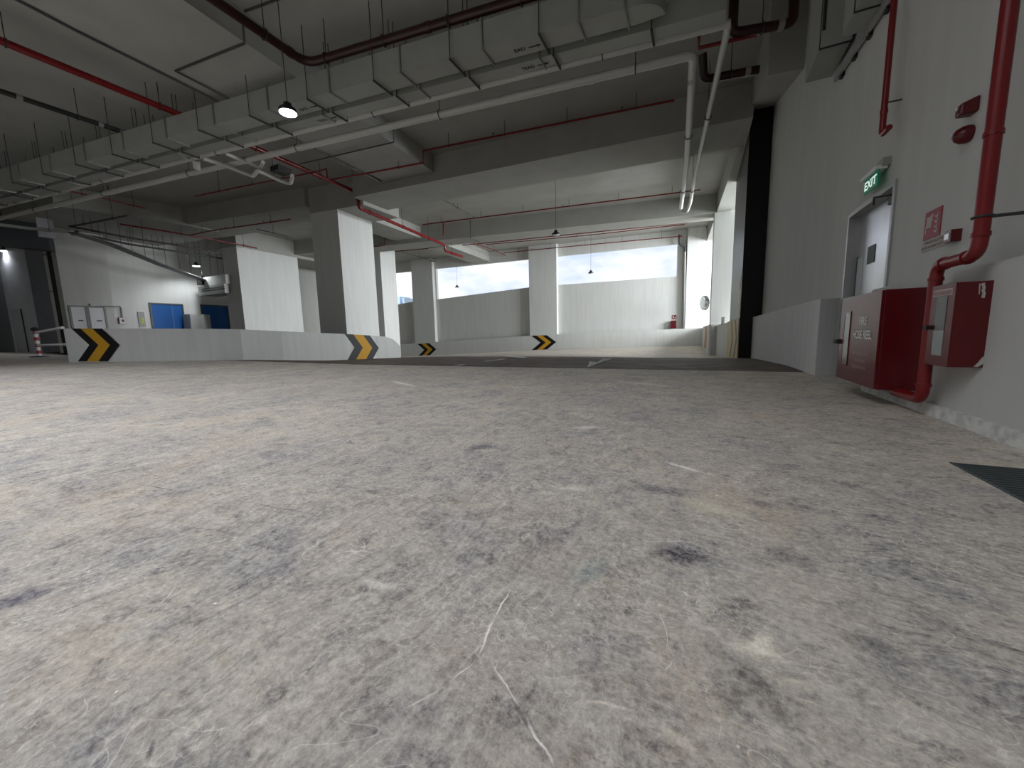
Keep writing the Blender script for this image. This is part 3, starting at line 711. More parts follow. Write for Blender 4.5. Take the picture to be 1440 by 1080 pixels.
# dark door in the lit wall
e2 = (q2-q1).normalized(); f2 = V((e2.y, -e2.x, 0)); f2 = f2 if f2.x > 0 else -f2
L2 = (q2-q1).length
a, b = q1+e2*L2*.14, q1+e2*L2*.52
zt_ = GP(30, 434, q1, f2).z
o = struct(MB().plan([(a.x, a.y), (b.x, b.y), (b.x+f2.x*.05, b.y+f2.y*.05), (a.x+f2.x*.05, a.y+f2.y*.05)], .3, zt_).build('door_6', M_dgrey))
# drainpipes left of the white wall
for k, (x, r, mt, lab) in enumerate(((66, .10, M_wpipe, 'pale vertical pipe beside the loading bay corner, leftmost of the bunch'), (83, .05, M_wpipe, 'thin pale vertical pipe just left of the white door wall'), (77, .14, M_blkpipe, 'black vertical pipe between the pale ones at the loading bay'))):
    p = PB({66: 86, 83: 95.5, 77: 91}[x], 480, 31.0)
    t = thing('vertical_pipe', p, lab, 'pipe', 'vertical pipes at the loading bay corner')
    MB().tube([(p.x, p.y, .25), (p.x, p.y, 6.6 if k else 5.9)]+([(p.x-2.2, p.y-1.6, 6.0), (p.x-5, p.y-3.8, 6.1)] if k == 0 else []), r, 10, .25).build('pipe', mt, t)
    for z in (1.5, 3.4, 5.2): MB().ring((p.x, p.y, z), (0, 0, 1), r+.02, .02).build('clamp', M_rod, t)
ca, cb_ = PB(82, 480, 31.6), PB(108, 480, 31.6)
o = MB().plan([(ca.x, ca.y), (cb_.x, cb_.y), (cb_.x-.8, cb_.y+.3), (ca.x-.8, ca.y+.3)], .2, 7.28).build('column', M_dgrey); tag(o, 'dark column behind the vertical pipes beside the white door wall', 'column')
# hanging board
a = GP(50, 305, (-26, 0, 0), (1, 0, 0)); b = GP(79, 336, (-26, 0, 0), (1, 0, 0))
o = MB().box(-26.1, -26.0, a.y, b.y, b.z, a.z).build('hanging_board', M_lwall); tag(o, 'pale grey board hanging under the pipes at far left', 'board')
# yellow and grey drops
for x, yt, yb, mt, lab in ((26, 322, 345, M_yellowp, 'short yellow gas pipe hanging above the loading bay'), (38, 324, 352, M_cond, 'short grey pipe hanging right of the yellow one')):
    p = GX(x, yt, -30.5); q = GX(x+2, yb, -30.5)
    o = MB().tube([(p.x, p.y, 6.44), (p.x, p.y, q.z)], .13, 10).build('drop_pipe', mt); tag(o, lab, 'pipe')
# barrier railing
p = GF(56, 502); s = 1.12
t = thing('barrier_railing', p, 'red and white banded post with two white rails, left of the parapet', 'railing')
hz_ = GP(52, 465, p, (1, 0, 0)).z-p.z
for k in range(8):
    MB().tube([(p.x, p.y, p.z+hz_*k/8), (p.x, p.y, p.z+hz_*(k+1)/8)], .07, 10).build('post_band', (M_rw_wht, M_rw_red)[k % 2], t)
MB().lathe(p, (0, 0, 1), [(.28, 0), (.28, .03), (.08, .05)]).build('base_plate', M_dgrey, t)
MB().lathe((p.x, p.y, p.z+hz_), (0, 0, 1), [(.09, 0), (.13, .03), (.13, .09), (.05, .14)]).build('post_cap', M_dark, t)
e3 = bp[0]-p; e3.z = 0
for v in (.93, .45):
    a = p+V((0, 0, hz_*v)); b = a+e3*.985
    for k in range(6):
        MB().tube([a.lerp(b, k/6), a.lerp(b, (k+1)/6)], .045, 8).build('rail_band', (M_rw_wht, M_rw_wht)[k % 2] if k % 3 else M_rw_wht, t)

# ------------------------------------------------------------------ ducts
def hangers(t, pts, top=CEIL, r=.009, m=M_rod, ringr=None, axis=None, zoff=0):
    for p in pts:
        mb = MB().tube([(p.x, p.y, p.z+zoff), (p.x, p.y, top)], r, 6)
        if ringr: mb.ring((p.x, p.y, p.z), axis, ringr, .012)
        mb.build('hanger', m, t)
def along(a, b, X): k = (X-a.x)/(b.x-a.x); return a+(b-a)*k
def duct(label, n0, n1, f0, f1, z0, z1, XA, XB, hx, fx, txt, txs, flw=.03):
    """near edge line n0-n1, far edge line f0-f1 on the bottom"""
    t = thing('air_duct', along(n0, n1, (XA+XB)/2), label, 'air duct', 'long rectangular air ducts')
    A, B = along(n0, n1, XA), along(n0, n1, XB); C, D = along(f0, f1, XB), along(f0, f1, XA)
    MB().plan([(p.x, p.y) for p in (A, B, C, D)], z0, z1).build('duct_body', M_galv, t)
    for X in [x for x in fx if XA < x < XB]:
        p, q = along(n0, n1, X), along(f0, f1, X); w_ = flw/2; g = .035
        m = MB().plan([(p.x-w_, p.y-g), (p.x+w_, p.y-g), (q.x+w_, q.y+g), (q.x-w_, q.y+g)], z0-g, z1+g); m.build('flange', M_galvd, t)
    for X in [x for x in hx if XA < x < XB]:
        p, q = along(n0, n1, X), along(f0, f1, X)
        m = MB().tube([(p.x, p.y-.06, z0-.05), (q.x, q.y+.06, z0-.05)], .022, 6)
        m.tube([(p.x, p.y-.05, z0-.07), (p.x, p.y-.05, CEIL)], .009, 6); m.tube([(q.x, q.y+.05, z0-.07), (q.x, q.y+.05, CEIL)], .009, 6)
        m.build('hanger', M_rod, t)
    for X in txs:
        p, q = along(n0, n1, X), along(f0, f1, X); mid = p.lerp(q, .72); mid.z = z0-.0015
        r_ = (n1-n0); r_.z = 0; r_.normalize(); u_ = (p-q); u_.z = 0; u_.normalize()
        # read from below, bottom of letters toward the viewer's far side
        text('stencil_lettering', txt, mid+u_*0.0, r_, u_, .085, M_black_txt, t, width=.05*len(txt)+.06, thick=.002, bold=.03)
        a = mid+r_*(.05*len(txt)+.12)+u_*.075
        hd = [a+r_*.24, a+r_*.16+u_*.035, a+r_*.16+u_*.014, a+u_*.014, a-u_*.014, a+r_*.16-u_*.014, a+r_*.16-u_*.035]
        MB().prism([h-u_*.04 for h in hd], (0, 0, -.002)).build('stencil_arrow', M_black_txt, t)
    return t
N0, N1, F0_, F1_ = G(300, 176, 5.9), G(710, 60, 5.9), G(345, 183, 5.9), G(720, 82, 5.9)
e_txt = G(730, 66, 5.9).x
duct('larger galvanised air duct nearest the camera, lettered EAD', N0, N1, F0_, F1_, 5.9, 6.37, -30, -1.15, [-.95-1.72*k for k in range(1, 17)], [-2.0-1.75*k for k in range(16)]+[-1.25], 'EAD', [e_txt-.12, G(425, 150, 5.9).x-.15])
# second duct: a bit further and level
n0, n1, f0, f1 = G(561, 135, 5.9), G(777, 77, 5.9), G(585, 147, 5.9), G(780, 93, 5.9)
sl = (N1.y-N0.y)/(N1.x-N0.x)
n0 = V((n1.x-10, n1.y-10*sl, 5.9)); f1 = G(780, 92, 5.9); f0 = V((f1.x-10, f1.y-10*sl, 5.9))
duct('smaller galvanised air duct behind the larger one, lettered TEAD', n0, n1, f0, f1, 5.9, 6.25, -30, .25, [-.9-1.72*k for k in range(17)], [-2.9-2.6*k for k in range(11)], 'TEAD', [G(737, 96, 5.9).x-.05, G(450, 168, 5.9).x-.1], .02)
# round cap end of larger duct
t = thing('duct_elbow', V((-.6, 7.6, 5.9)), 'rounded duct elbow at the right end of the larger duct', 'air duct')
pA, pB = along(N0, N1, -1.15), along(F0_, F1_, -1.15)
m = MB(); arc = []
cxy = pB
R_ = (pB-pA).length
arc = [pA+V((0, 0, 0))]
for k in range(9):
    a_ = math.pi/2*k/8; arc.append(V((pB.x+math.sin(a_)*R_*1.15, pB.y-math.cos(a_)*R_, 0)))
m.plan([(p.x, p.y) for p in arc]+[(pB.x, pB.y)], 5.9, 6.37).build('elbow_body', M_galv, t)
m = MB().tube([(pB.x, pB.y-R_*.5, 6.37), (pB.x, pB.y-R_*.5, CEIL)], .01, 6).build('hanger', M_rod, t)

# ------------------------------------------------------------------ pipes
def pipe(label, pts, r, m, cat='pipe', group=None, bend=0.0, hang=0, couple=0, axis_ring=True, name='pipe_run', coupler=None, top=CEIL, hangpts=None):
    t = thing(name, pts[0], label, cat, group)
    MB().tube(pts, r, 12, bend).build('pipe', m, t)
    segs = [(a, b) for a, b in zip(pts, pts[1:]) if (b-a).length > 1.0 and abs((b-a).normalized().z) < .5]
    tot = sum((b-a).length for a, b in segs)
    def place(nn, off):
        res = []
        for k in range(nn):
            s = tot*(k+off)/nn
            for a, b in segs:
                Lg = (b-a).length
                if s <= Lg: res.append((a.lerp(b, s/Lg), (b-a).normalized())); break
                s -= Lg
        return res
    if hang:
        for p, ax in place(hang, .5):
            mb = MB().tube([(p.x, p.y, p.z+r*.8), (p.x, p.y, top)], .009, 6); mb.ring(p, ax, r+.012, .011); mb.build('hanger', M_rod, t)
    if couple:
        for p, ax in place(couple, .8):
            MB().tube([p-ax*.05, p+ax*.05], r*1.13, 12).build('coupling', coupler or m, t)
    return t
# maroon pipe with bend near the top
a, b, c = G(290, -8, 6.55), G(432, 90, 6.55), G(720, 3, 6.55)
cb = b+(c-b)*1.5; ab = b+(a-b)*1.6
pipe('thick dark maroon pipe with a bend, above the larger duct', [ab, b, cb], .085, M_reddk, bend=.3, hang=7, couple=3, group='ceiling pipes')
# its continuation at the right: near maroon pipe with flanged joints
z = 6.2
a, b = G(1030, 47, z), G(1115, 32, z)
t = pipe('dark maroon pipe ending in a flanged elbow near the right wall top', [a+V((0, 0, 1.0)), a, b, b+V((0, 0, .9))], .085, M_reddk, bend=.12, hang=1, couple=1, coupler=M_cond)
a, b = G(990, 112, z), G(1067, 98, z)
pipe('dark maroon pipe stub below the flanged one, behind the white pipes', [G(988, 75, 6.6), G(990, 112, z), b], .085, M_reddk, bend=.12, hang=1, couple=1, coupler=M_cond)
a, b = G(982, 120, 6.3), G(988, 78, 6.3)
# main red pipe going away
def seq(l): return [G(x, y, zz) for x, y, zz in l]
P = seq([(0, 57, 6.73), (257, 163, 6.73), (502, 271, 6.73), (507, 284, 6.12), (628, 339, 6.12), (633, 346, 5.95)])
P[0] = P[1]+(P[0]-P[1])*2.2
u = (P[4]-P[3]).normalized(); P[3] = V((P[2].x+.02, P[2].y+.05, 6.12)); P[4] = P[3]+u*7.4; P[5] = P[4]+V((0, .1, -.35)); P.append(P[5]+V((-.05, 1.9, 0)))
pipe('thick bright red fire main running away below the beams', P, .075, M_red, bend=.14, hang=9, couple=6, group='red sprinkler mains')
k = P[-1]
# black pipe left
a, b = G(0, 128, 6.6), G(180, 188, 6.6)
pipe('thick black pipe left of the bright red main', [b+(a-b)*2.0, b+(b-a)*.5], .062, M_blkpipe, hang=4, couple=4, coupler=M_cond, group='ceiling pipes')
# white pipes
a, b = G(360, 222, 6.0), G(975, 77, 6.0)
w0 = b+(a-b)*2.6; pa2 = G(966, 227, 6.0); pa3 = G(957.5, 292, 6.0)
pb1, pb2 = G(1025, 30, 6.0), G(975, 258, 6.0)
tw = pipe('long white pipe behind the ducts, turning away at its right end', [w0, b, pa2, pa3], .082, M_wpipe, bend=.14, hang=9, couple=4, group='long white drain pipes')
text('pipe_lettering', 'DP', b+V((-.02, .7, -.083)), V((0, 1, 0)), V((-1, 0, 0)), .09, M_black_txt, tw)
a, c = G(250, 228, 6.0), G(800, 90, 6.0)
w1 = c+(a-c)*2.0
xa = along(a, c, pb1.x-.0)
tw = pipe('thinner white pipe hugging the duct, turning away at its right end', [w1, along(a, c, pb1.x), pb2+(pb1-pb2)*.02+V((0, 0, 0)), pb2, G(971, 285, 6.0), G(966.5, 297, 5.97), G(958.5, 298.5, 5.97)], .062, M_wpipe, bend=.12, hang=7, couple=4, group='long white drain pipes')
# white branch pipes near (280..410, 215..258)
z = 5.7
P = [G(277, 224, 6.0), G(277, 240, z)]
o = MB().tube([G(276, 226, 5.95), G(277, 238, 5.75)], .09, 10).build('pipe_branch', M_wpipe); tag(o, 'short white vertical pipe joining the two long white pipes', 'pipe')
pipe('white branch pipe slanting down to a U-bend, left one', [G(286, 223, 5.9), G(312, 231, 5.9), G(330, 238, 5.8), G(356, 248, 5.75), G(362, 240, 5.75), G(372, 244, 5.75), G(398, 255.5, 5.72), G(409, 258, 5.72), G(411, 247, 5.72)], .055, M_wpipe, bend=.1, group='white branch pipes')
pipe('white branch pipe slanting down to a U-bend, upper one', [G(318, 216, 5.95), G(340, 225, 5.95), G(352, 229, 5.95), G(366, 237, 5.9), G(370, 228, 5.9)], .05, M_wpipe, bend=.1, group='white branch pipes')
MB2 = tag(MB().box(*[v for p in (sorted((G(385, 243, 5.8).x, G(400, 241, 5.8).x)), sorted((G(385, 243, 5.8).y-.1, G(400, 241, 5.8).y+.25))) for v in p], 5.8, 5.95).build('junction_box', M_blkpipe), 'small black junction box above the white U-bend', 'junction box')

# sprinkler branch pipes
RED = 'thin red sprinkler pipes'
def sprig(label, pts, hang=4, r=.028, m=M_red, heads=2, group=RED):
    t = pipe(label, pts, r, m, hang=hang, bend=0.0, group=group)
    L_ = [(a, b) for a, b in zip(pts, pts[1:]) if (b-a).length > 2 and abs((b-a).normalized().z) < .3]
    if L_:
        a, b = max(L_, key=lambda s: (s[1]-s[0]).length)
        for k in range(heads):
            p = a.lerp(b, (k+.35)/heads); MB().tube([p, p+V((0, 0, .09))], .014, 6).lathe(p+V((0, 0, .09)), (0, 0, 1), [(.03, 0), (.03, .01)], 8).build('sprinkler_head', M_rod, t)
    return t
p1 = [G(948, 141, 6.9), G(595, 212, 6.9)]
p1.append(V((p1[1].x, p1[1].y, GY(595, 229, p1[1].y).z)))
e_ = G(465, 253, p1[2].z); p1.append(e_)
sprig('thin red sprinkler pipe in front of the first cross beam, with a step', p1, 6, .03)
sprig('thin red sprinkler pipe just beyond the first cross beam', [G(988, 212.5, 6.97), G(716, 261, 6.97), G(520, 296, 6.97)], 6, .03)
tt = sprig('thin red sprinkler pipe close before the second cross beam', [G(985, 267, 6.97), G(840, 285, 6.97), G(594, 316, 6.97)], 6, .03)
yq = 20.35
sprig('thin red stepped sprinkler pipe right of the tall column', [GY(582, 318, 19.5), GY(582, 326, 19.5), GY(541, 332, 19.3), GY(541, 345, 19.3), GY(528, 347, 19.2), GY(518, 344, 19.2)], 1, .026, heads=0)
sprig('upper of the two close red pipes behind the second cross beam', [G(968, 313, 6.97), G(840, 326, 6.97), G(650, 345, 6.97), G(535, 355.5, 6.97)], 6, .03)
sprig('lower of the two close red pipes behind the second cross beam', [G(963, 315.5, 6.9), G(840, 329.5, 6.9), G(684, 344, 6.9)], 4, .026)
sprig('thin red sprinkler pipe just above the far windows', [FC(960, 332, -.5), FC(840, 343, -.5), FC(708, 355.5, -.5)], 5, .03)
sprig('short red pipe slanting down towards the far windows', [G(663, 341, 6.9), G(690, 350, 6.9), G(715, 361, 6.9)], 1, .028, heads=1)
for i, (q, lab) in enumerate((([(565, 354, 6.97), (612, 368, 6.97)], 'dark thin pipe left of the far window column, nearest the columns'), ([(612, 347, 6.97), (657, 362.5, 6.97)], 'dark thin pipe under the far ceiling above the long window'), ([(624, 281, 7.1), (661, 302, 7.1)], 'dark thin conduit under the ceiling beyond the first cross beam'))):
    sprig(lab, [G(*v) for v in q], 1, .022, M_dpipe, heads=1, group='thin dark ceiling pipes')
sprig('short vertical red pipe joining the red main, right of the column', [GY(560, 291, 17.0), GY(560, 303, 17.0)], 0, .03, heads=0)
sprig('short vertical red pipe joining the red main before the second beam', [GY(623.5, 311, 19.6), GY(623.5, 331, 19.6)], 0, .04, heads=0)
sprig('bent red pipe hooked at the tall column head', [GY(537, 292, 14.8), GY(521, 295, 14.8), GY(522.5, 317, 14.8), GY(516.5, 318, 14.8)], 0, .028, heads=0)
# right maroon/red near the white pipes
z = 6.5
sprig('red pipe bracket shape passing behind the white pipes', [GY(983, 40, 8.9), GY(983, 67.5, 8.9), GY(1064, 49, 9.3)], 0, .034, heads=0)
# left pipes
zL = 6.5
sprig('thin dark red pipe below the left part of the deep beam', [G(274, 276, 6.4), G(340, 262.5, 6.4), G(428, 245, 6.4), G(446, 241, 6.4)], 2, .026)
sprig('short dark red hooked pipe left of the red main', [GY(446, 241, 10.6), GY(459, 237.5, 10.6), GY(461, 251, 10.6)], 1, .026, heads=0)
sprig('thin red pipe under the ceiling between the two square columns', [G(265, 331, 6.1), G(300, 324, 6.1), G(408, 308.5, 6.1)], 3, .03)
sprig('thin dark pipe between the columns, below the red one', [G(361, 322, 6.1), G(406, 333, 6.1)], 1, .026, M_dpipe, 1, 'thin dark ceiling pipes')
sprig('long dark red pipe reaching the wide left column', [G(168, 315, 6.1), G(226, 324, 6.1), G(300, 337, 6.1), G(361, 349, 6.1)], 4, .036)
sprig('dark red pipe above the cable tray, upper of two', [G(97, 318, 5.9), G(180, 334, 5.9), G(312, 354.5, 5.9)], 4, .045, M_reddk)
sprig('dark pipe above the cable tray, lower of two', [G(118, 330, 5.7), G(180, 343, 5.7), G(312, 363.5, 5.7)], 5, .05, M_dpipe)
sprig('thin red pipe at far left above the tangle', [G(94, 268, 6.7), G(150, 280, 6.7), G(204, 293, 6.7)], 3, .03)
sprig('short red riser pipe left of the deep beam end', [GY(197, 298, 10.0), GY(198, 309, 10.0), GY(160, 303, 9.6), GY(135, 297, 9.3), GY(135, 291, 9.3), GY(113, 286, 9.1)], 1, .03, heads=0)
sprig('dark pipe fanning right from the pipe junction at far left', [G(98, 318.5, 6.0), G(130, 313, 6.0), G(180, 303, 6.0)], 2, .04, M_dpipe, heads=0, group='thin dark ceiling pipes')
sprig('bent dark red pipe above the long left pipe', [GY(168, 331, 11), GY(169, 324, 11), GY(225, 314, 11.3), GY(227, 323, 11.3)], 1, .034, M_reddk, 0)
sprig('dark pipe left end, running under the long white pipe', [G(0, 316, 5.6), G(40, 321, 5.6), G(98, 326, 5.6)], 1, .07, M_cond, 0, 'pipes at the far left')
# between columns 2 and 1 beyond
sprig('thick red pipe seen through the gap between the square columns', [GY(406, 375.5, 22.5), GY(442, 368.5, 22.5)], 1, .075, heads=0)
sprig('thin dark pipe sloping down in the gap between the square columns', [GY(406, 386, 24), GY(445, 390.5, 24)], 1, .03, M_dpipe, 0, 'thin dark ceiling pipes')

# conduits on the ceiling
def conduit(label, pts, r=.022, m=M_cond):
    o = MB().tube(pts, r, 8).build('conduit', m); return tag(o, label, 'conduit', 'ceiling conduits')
conduit('long grey conduit under the ceiling band edge, running away', [G(-30, -28, 6.67), G(110, 45, 6.67), G(312, 145, 6.67), G(440, 208, 6.67), G(537, 255, 6.67)], .024, M_dpipe)
conduit('dark conduit on the ceiling with two right-angle turns', [G(341, 30, 6.67), G(344, 61, 6.67), G(247, 100, 6.67), G(330, 143, 6.67)], .024, M_dpipe)
conduit('dark conduit beside the maroon pipe at the top of the ceiling', [G(344, 16, 7.27), G(386, 1, 7.27), G(470, -30, 7.27)], .022, M_dpipe)
conduit('dark thin conduit dropping from the duct to the first cross beam', [G(553, 183, 6.66), G(554, 200, 6.66), G(420, 231, 6.66)], .02, M_dpipe)
conduit('dark conduit going over the second cross beam', [G(640, 290, 7.27), GY(661, 303, 20.08), GY(662, 334, 20.08), G(675, 341, 6.36)], .026, M_dpipe)

# ------------------------------------------------------------------ hanging lamps
def lamp(label, x, y, ctop, on=True, scale=1.0, z=None, top=None, power=60):
    T = G(ctop[0], ctop[1], CEIL) if z is None else V((G(x, y, z).x, G(x, y, z).y, CEIL))
    if z is None:
        best = min([k*.01 for k in range(200, 720)], key=lambda zz_: abs(proj_y(V((T.x, T.y, zz_)))-y)); P = V((T.x, T.y, best))
    else: P = G(x, y, z)
    t = thing('high_bay_lamp', P, label, 'lamp', 'round hanging bay lamps')
    R = .15*scale
    MB().tube([P+V((0, 0, .16*scale)), V((P.x, P.y, CEIL))], .008, 6).build('suspension_cord', M_rod, t)
    hs = MB().lathe(P, (0, 0, 1), [(R, -.01), (R*1.02, .02), (R*.92, .06), (R*.5, .09), (R*.42, .15*scale), (R*.1, .17*scale)]).build('housing', M_lampbody, t)
    MB().lathe(P, (0, 0, -1), [(R*.92, .011), (R*.9, .02), (R*.3, .024)]).build('lens', M_lens if on else M_lensoff, hs)
    if on:
        l = bpy.data.lights.new('lamp_glow', 'SPOT'); l.energy = power; l.shadow_soft_size = .12; l.spot_size = 2.6; l.spot_blend = .6; l.color = (.9, .95, 1)
        lo_ = bpy.data.objects.new('lamp_glow', l); sc.collection.objects.link(lo_); lo_.parent = t; lo_.location = (0, 0, -.06)
    return t
def proj_y(p):
    d = p-EYE; cx_ = _X.x*d.x+_Y.x*d.y+_Z.x*d.z; cy_ = _X.y*d.x+_Y.y*d.y+_Z.y*d.z; cz_ = _X.z*d.x+_Y.z*d.y+_Z.z*d.z
    return CY+F*cy_/cz_
lamp('large lit round lamp hanging in front of the ducts', 405, 158, None, True, 1.1, z=5.05, power=90)
lamp('unlit lamp hanging from a long cord before the second beam', 781, 330, (781, 245), False, 1.15)
lamp('unlit lamp silhouetted against the right far window', 831, 384, (831, 322), False, 1.1)
lamp('unlit lamp silhouetted against the middle far window', 642, 404, (641, 360), False, 1.1)
lamp('small lit lamp in front of the wall above the blue doors', 276, 374, None, True, 1.35, z=5.3, power=380)
lamp('lit lamp at the loading bay at the far left edge', 8, 353, None, True, 1.9, z=5.95, power=1200)
lamp('unlit small lamp right of the lit loading bay lamp', 25, 363, None, False, 1.6, z=6.4)
lamp('unlit lamp at the pipe junction above the white door wall', 109, 331, None, False, 1.2, z=5.3)

# ------------------------------------------------------------------ right wall fittings
WX = 1.62
# exit door
o = thing('door_1', (1.75, 6, 0), 'x', 'x'); del o['label']; del o['category']; struct(o)
D = o
fr = MB(); fr.box(1.73, 1.86, DY0-.0, DY0+.05, 0, DZ); fr.box(1.73, 1.86, DY1-.05, DY1, 0, DZ); fr.box(1.73, 1.86, DY0+.05, DY1-.05, DZ-.05, DZ); fr.build('door_frame', M_frame, D)
LF = MB().box(1.845, 1.89, DY0+.05, DY1-.05, .01, DZ-.05).build('door_leaf', M_steel, D)
y0, y1, z0, z1 = [f(GX(x, y, 1.845)) for (x, y, f) in ((1220.5, 360, lambda p: p.y), (1231, 352, lambda p: p.y), (1225, 370, lambda p: p.z), (1225, 346, lambda p: p.z))]
MB().box(1.838, 1.846, y1, y0, z0, z1).build('door_notice', M_dgrey, LF)
y0 = GX(1213, 380, 1.845).y; y1 = GX(1206, 380, 1.845).y
MB().box(1.836, 1.846, y0, y1, .75, GX(1209, 363, 1.845).z).build('vision_panel', mat('vision_glass', (.62, .66, .68), .15), LF)
MB().box(1.832, 1.846, y1-.005, y1+.02, .75, GX(1209, 361, 1.845).z).build('vision_trim', M_dgrey, LF)
m = MB().box(1.79, 1.845, DY0+.09, DY0+.33, DZ-.17, DZ-.11); m.tube([(1.80, DY0+.2, DZ-.10), (1.70, DY0+.42, DZ-.05), (1.80, DY0+.75, DZ-.045)], .012, 6); m.build('door_closer', M_dark, LF)
# exit sign
t = thing('exit_sign', (1.7, 5.5, 2.2), 'green illuminated exit sign above the steel door', 'exit sign')
ex = 1.66
tl, tr, brr, bl = GX(1215, 254, ex), GX(1234.5, 240.5, ex), GX(1234, 262.5, ex), GX(1215, 272.5, ex)
ym0, ym1 = (tr.y+brr.y)/2, (tl.y+bl.y)/2; zt_, zb2 = (tl.z+tr.z)/2, (bl.z+brr.z)/2
MB().box(ex, ex+.015, ym0, ym1, zb2, zt_).build('sign_face', M_green, t)
MB().box(ex-.03, ex+.07, ym0-.005, ym1+.03, zt_, zt_+.035).build('housing', M_white, t)
MB().box(ex+.02, 1.76, ym0-.03, ym0+.12, zt_+.02, zt_+.10).build('wall_bracket', M_galv, t)
hh = zt_-zb2
text('lettering', 'EXIT', (ex, ym1-.03, zb2+hh*.22), (0, -1, 0), (0, 0, 1), hh*.58, M_exit, t, width=(ym1-ym0)-.06, thick=.003, bold=.02)
# hose reel cabinet
CXf, CY0, CY1, CZ0, CZ1 = 1.34, 4.17, 5.13, .145, .965
t = thing('fire_hose_cabinet', (1.5, 4.6, CZ0), 'large red fire hose reel cabinet on the right wall below the steel door', 'fire hose cabinet')
m = MB().box(CXf+.02, 1.64, CY0, CY1, CZ0, CZ1).build('cabinet_body', M_redc, t, bevel=.004)
dr = MB().box(CXf, CXf+.02, CY0+.004, CY1-.004, CZ0+.004, CZ1-.004).build('door_panel', M_redc, t, bevel=.003)
g0 = GX(1190, 440, CXf); g1 = GX(1197, 439, CXf); g2 = GX(1185, 511, CXf)
MB().box(CXf-.004, CXf+.004, g1.y, g0.y, g2.z, g0.z).build('window_pane', M_glass, dr)
m = MB(); yy0, yy1, zz0, zz1 = g1.y, g0.y, g2.z, g0.z
for bxx in ((yy0-.012, yy0, zz0-.01, zz1+.01), (yy1, yy1+.012, zz0-.01, zz1+.01), (yy0, yy1, zz1, zz1+.01), (yy0, yy1, zz0-.01, zz0)): m.box(CXf-.006, CXf+.002, *bxx)
m.build('window_trim', M_redc, dr)
MB().box(CXf-.035, CXf, CY1-.05, CY1-.01, .50, .545).lathe((CXf-.02, CY1+.0, .52), (0, 1, 0), [(.018, -.02), (.024, .02)], 12).build('latch', M_dark, dr)
R_, U_ = (0, -1, 0), (0, 0, 1)
yc = (GX(1199, 464, CXf).y+GX(1228, 474, CXf).y)/2
text('title_lettering', 'FIRE', (CXf, yc, .685), R_, U_, .075, M_white, dr, width=.17, thick=.003, align='CENTER', bold=.03)
text('title_lettering', 'HOSE REEL', (CXf, yc, .56), R_, U_, .078, M_white, dr, width=.44, thick=.003, align='CENTER', bold=.03)
for k, (s, wd) in enumerate((('OPERATING INSTRUCTIONS', .38), ('TURN ON INLET VALVE', .25), ('BEFORE RUNNING OUT HOSE', .34))):
    text('small_lettering', s, (CXf, yc+.01, .415-k*.062), R_, U_, .026, M_pink, dr, width=wd, thick=.003, align='CENTER')
# extinguisher cabinet
EXf, EY0, EY1, EZ0, EZ1 = 1.457, 3.44, 3.715, .40, .935
t = thing('extinguisher_cabinet', (1.5, 3.6, EZ0), 'smaller red extinguisher cabinet with glazed front, right of the hose cabinet', 'extinguisher cabinet')
MB().box(EXf+.01, 1.625, EY0, EY1, EZ0, EZ1).build('cabinet_body', M_redc, t, bevel=.003)
de = MB().box(EXf, EXf+.01, EY0, EY1, EZ0, EZ1).build('door_panel', M_redc, t, bevel=.002)
a, b_, c_ = GX(1319, 417, EXf), GX(1333.5, 415, EXf), GX(1312, 499, EXf)
ya_, yb_, za_, zb_ = b_.y, min(a.y, EY1-.02), c_.z, a.z
MB().box(EXf-.002, EXf+.002, ya_, yb_, lerp(za_, zb_, .42), zb_).build('window_pane', M_glassd, de)
MB().box(EXf-.002, EXf+.002, ya_, yb_, za_, lerp(za_, zb_, .42)).build('window_pane', M_glass, de)
MB().box(EXf-.025, EXf, EY1-.035, EY1+.01, .64, .67).build('latch', M_dark, de)
MB().box(EXf-.002, EXf, EY0+.03, EY1-.02, EZ1-.075, EZ1-.03).build('title_band', M_pink, de)
text('title_lettering', 'FIRE EXTINGUISHER', (EXf-.002, EY1-.03, EZ1-.066), R_, U_, .024, M_redc, de, width=EY1-EY0-.07, thick=.002, bold=.01)
X0 = lambda x, y: GY(x, y, EY0-.002)
m = MB()
for k in range(5):
    p = X0(1382+ (k%2), 400+k*4.2); m.prism([p+V((-.006, 0, .008)), p+V((.010, 0, .009)), p+V((.009, 0, -.010)), p+V((-.005, 0, -.008))], (0, -.001, 0))
m.prism([X0(1377, 399), X0(1379, 399), X0(1377.5, 414), X0(1376, 414)], (0, -.001, 0))
m.build('paint_smear', M_plate, t)
MB().prism([X0(1383, 501), X0(1384.5, 505), X0(1383, 511), X0(1375, 516), X0(1369, 515.5), X0(1374, 511), X0(1379, 505)], (0, -.002, 0)).build('paint_smear', M_plate, t)
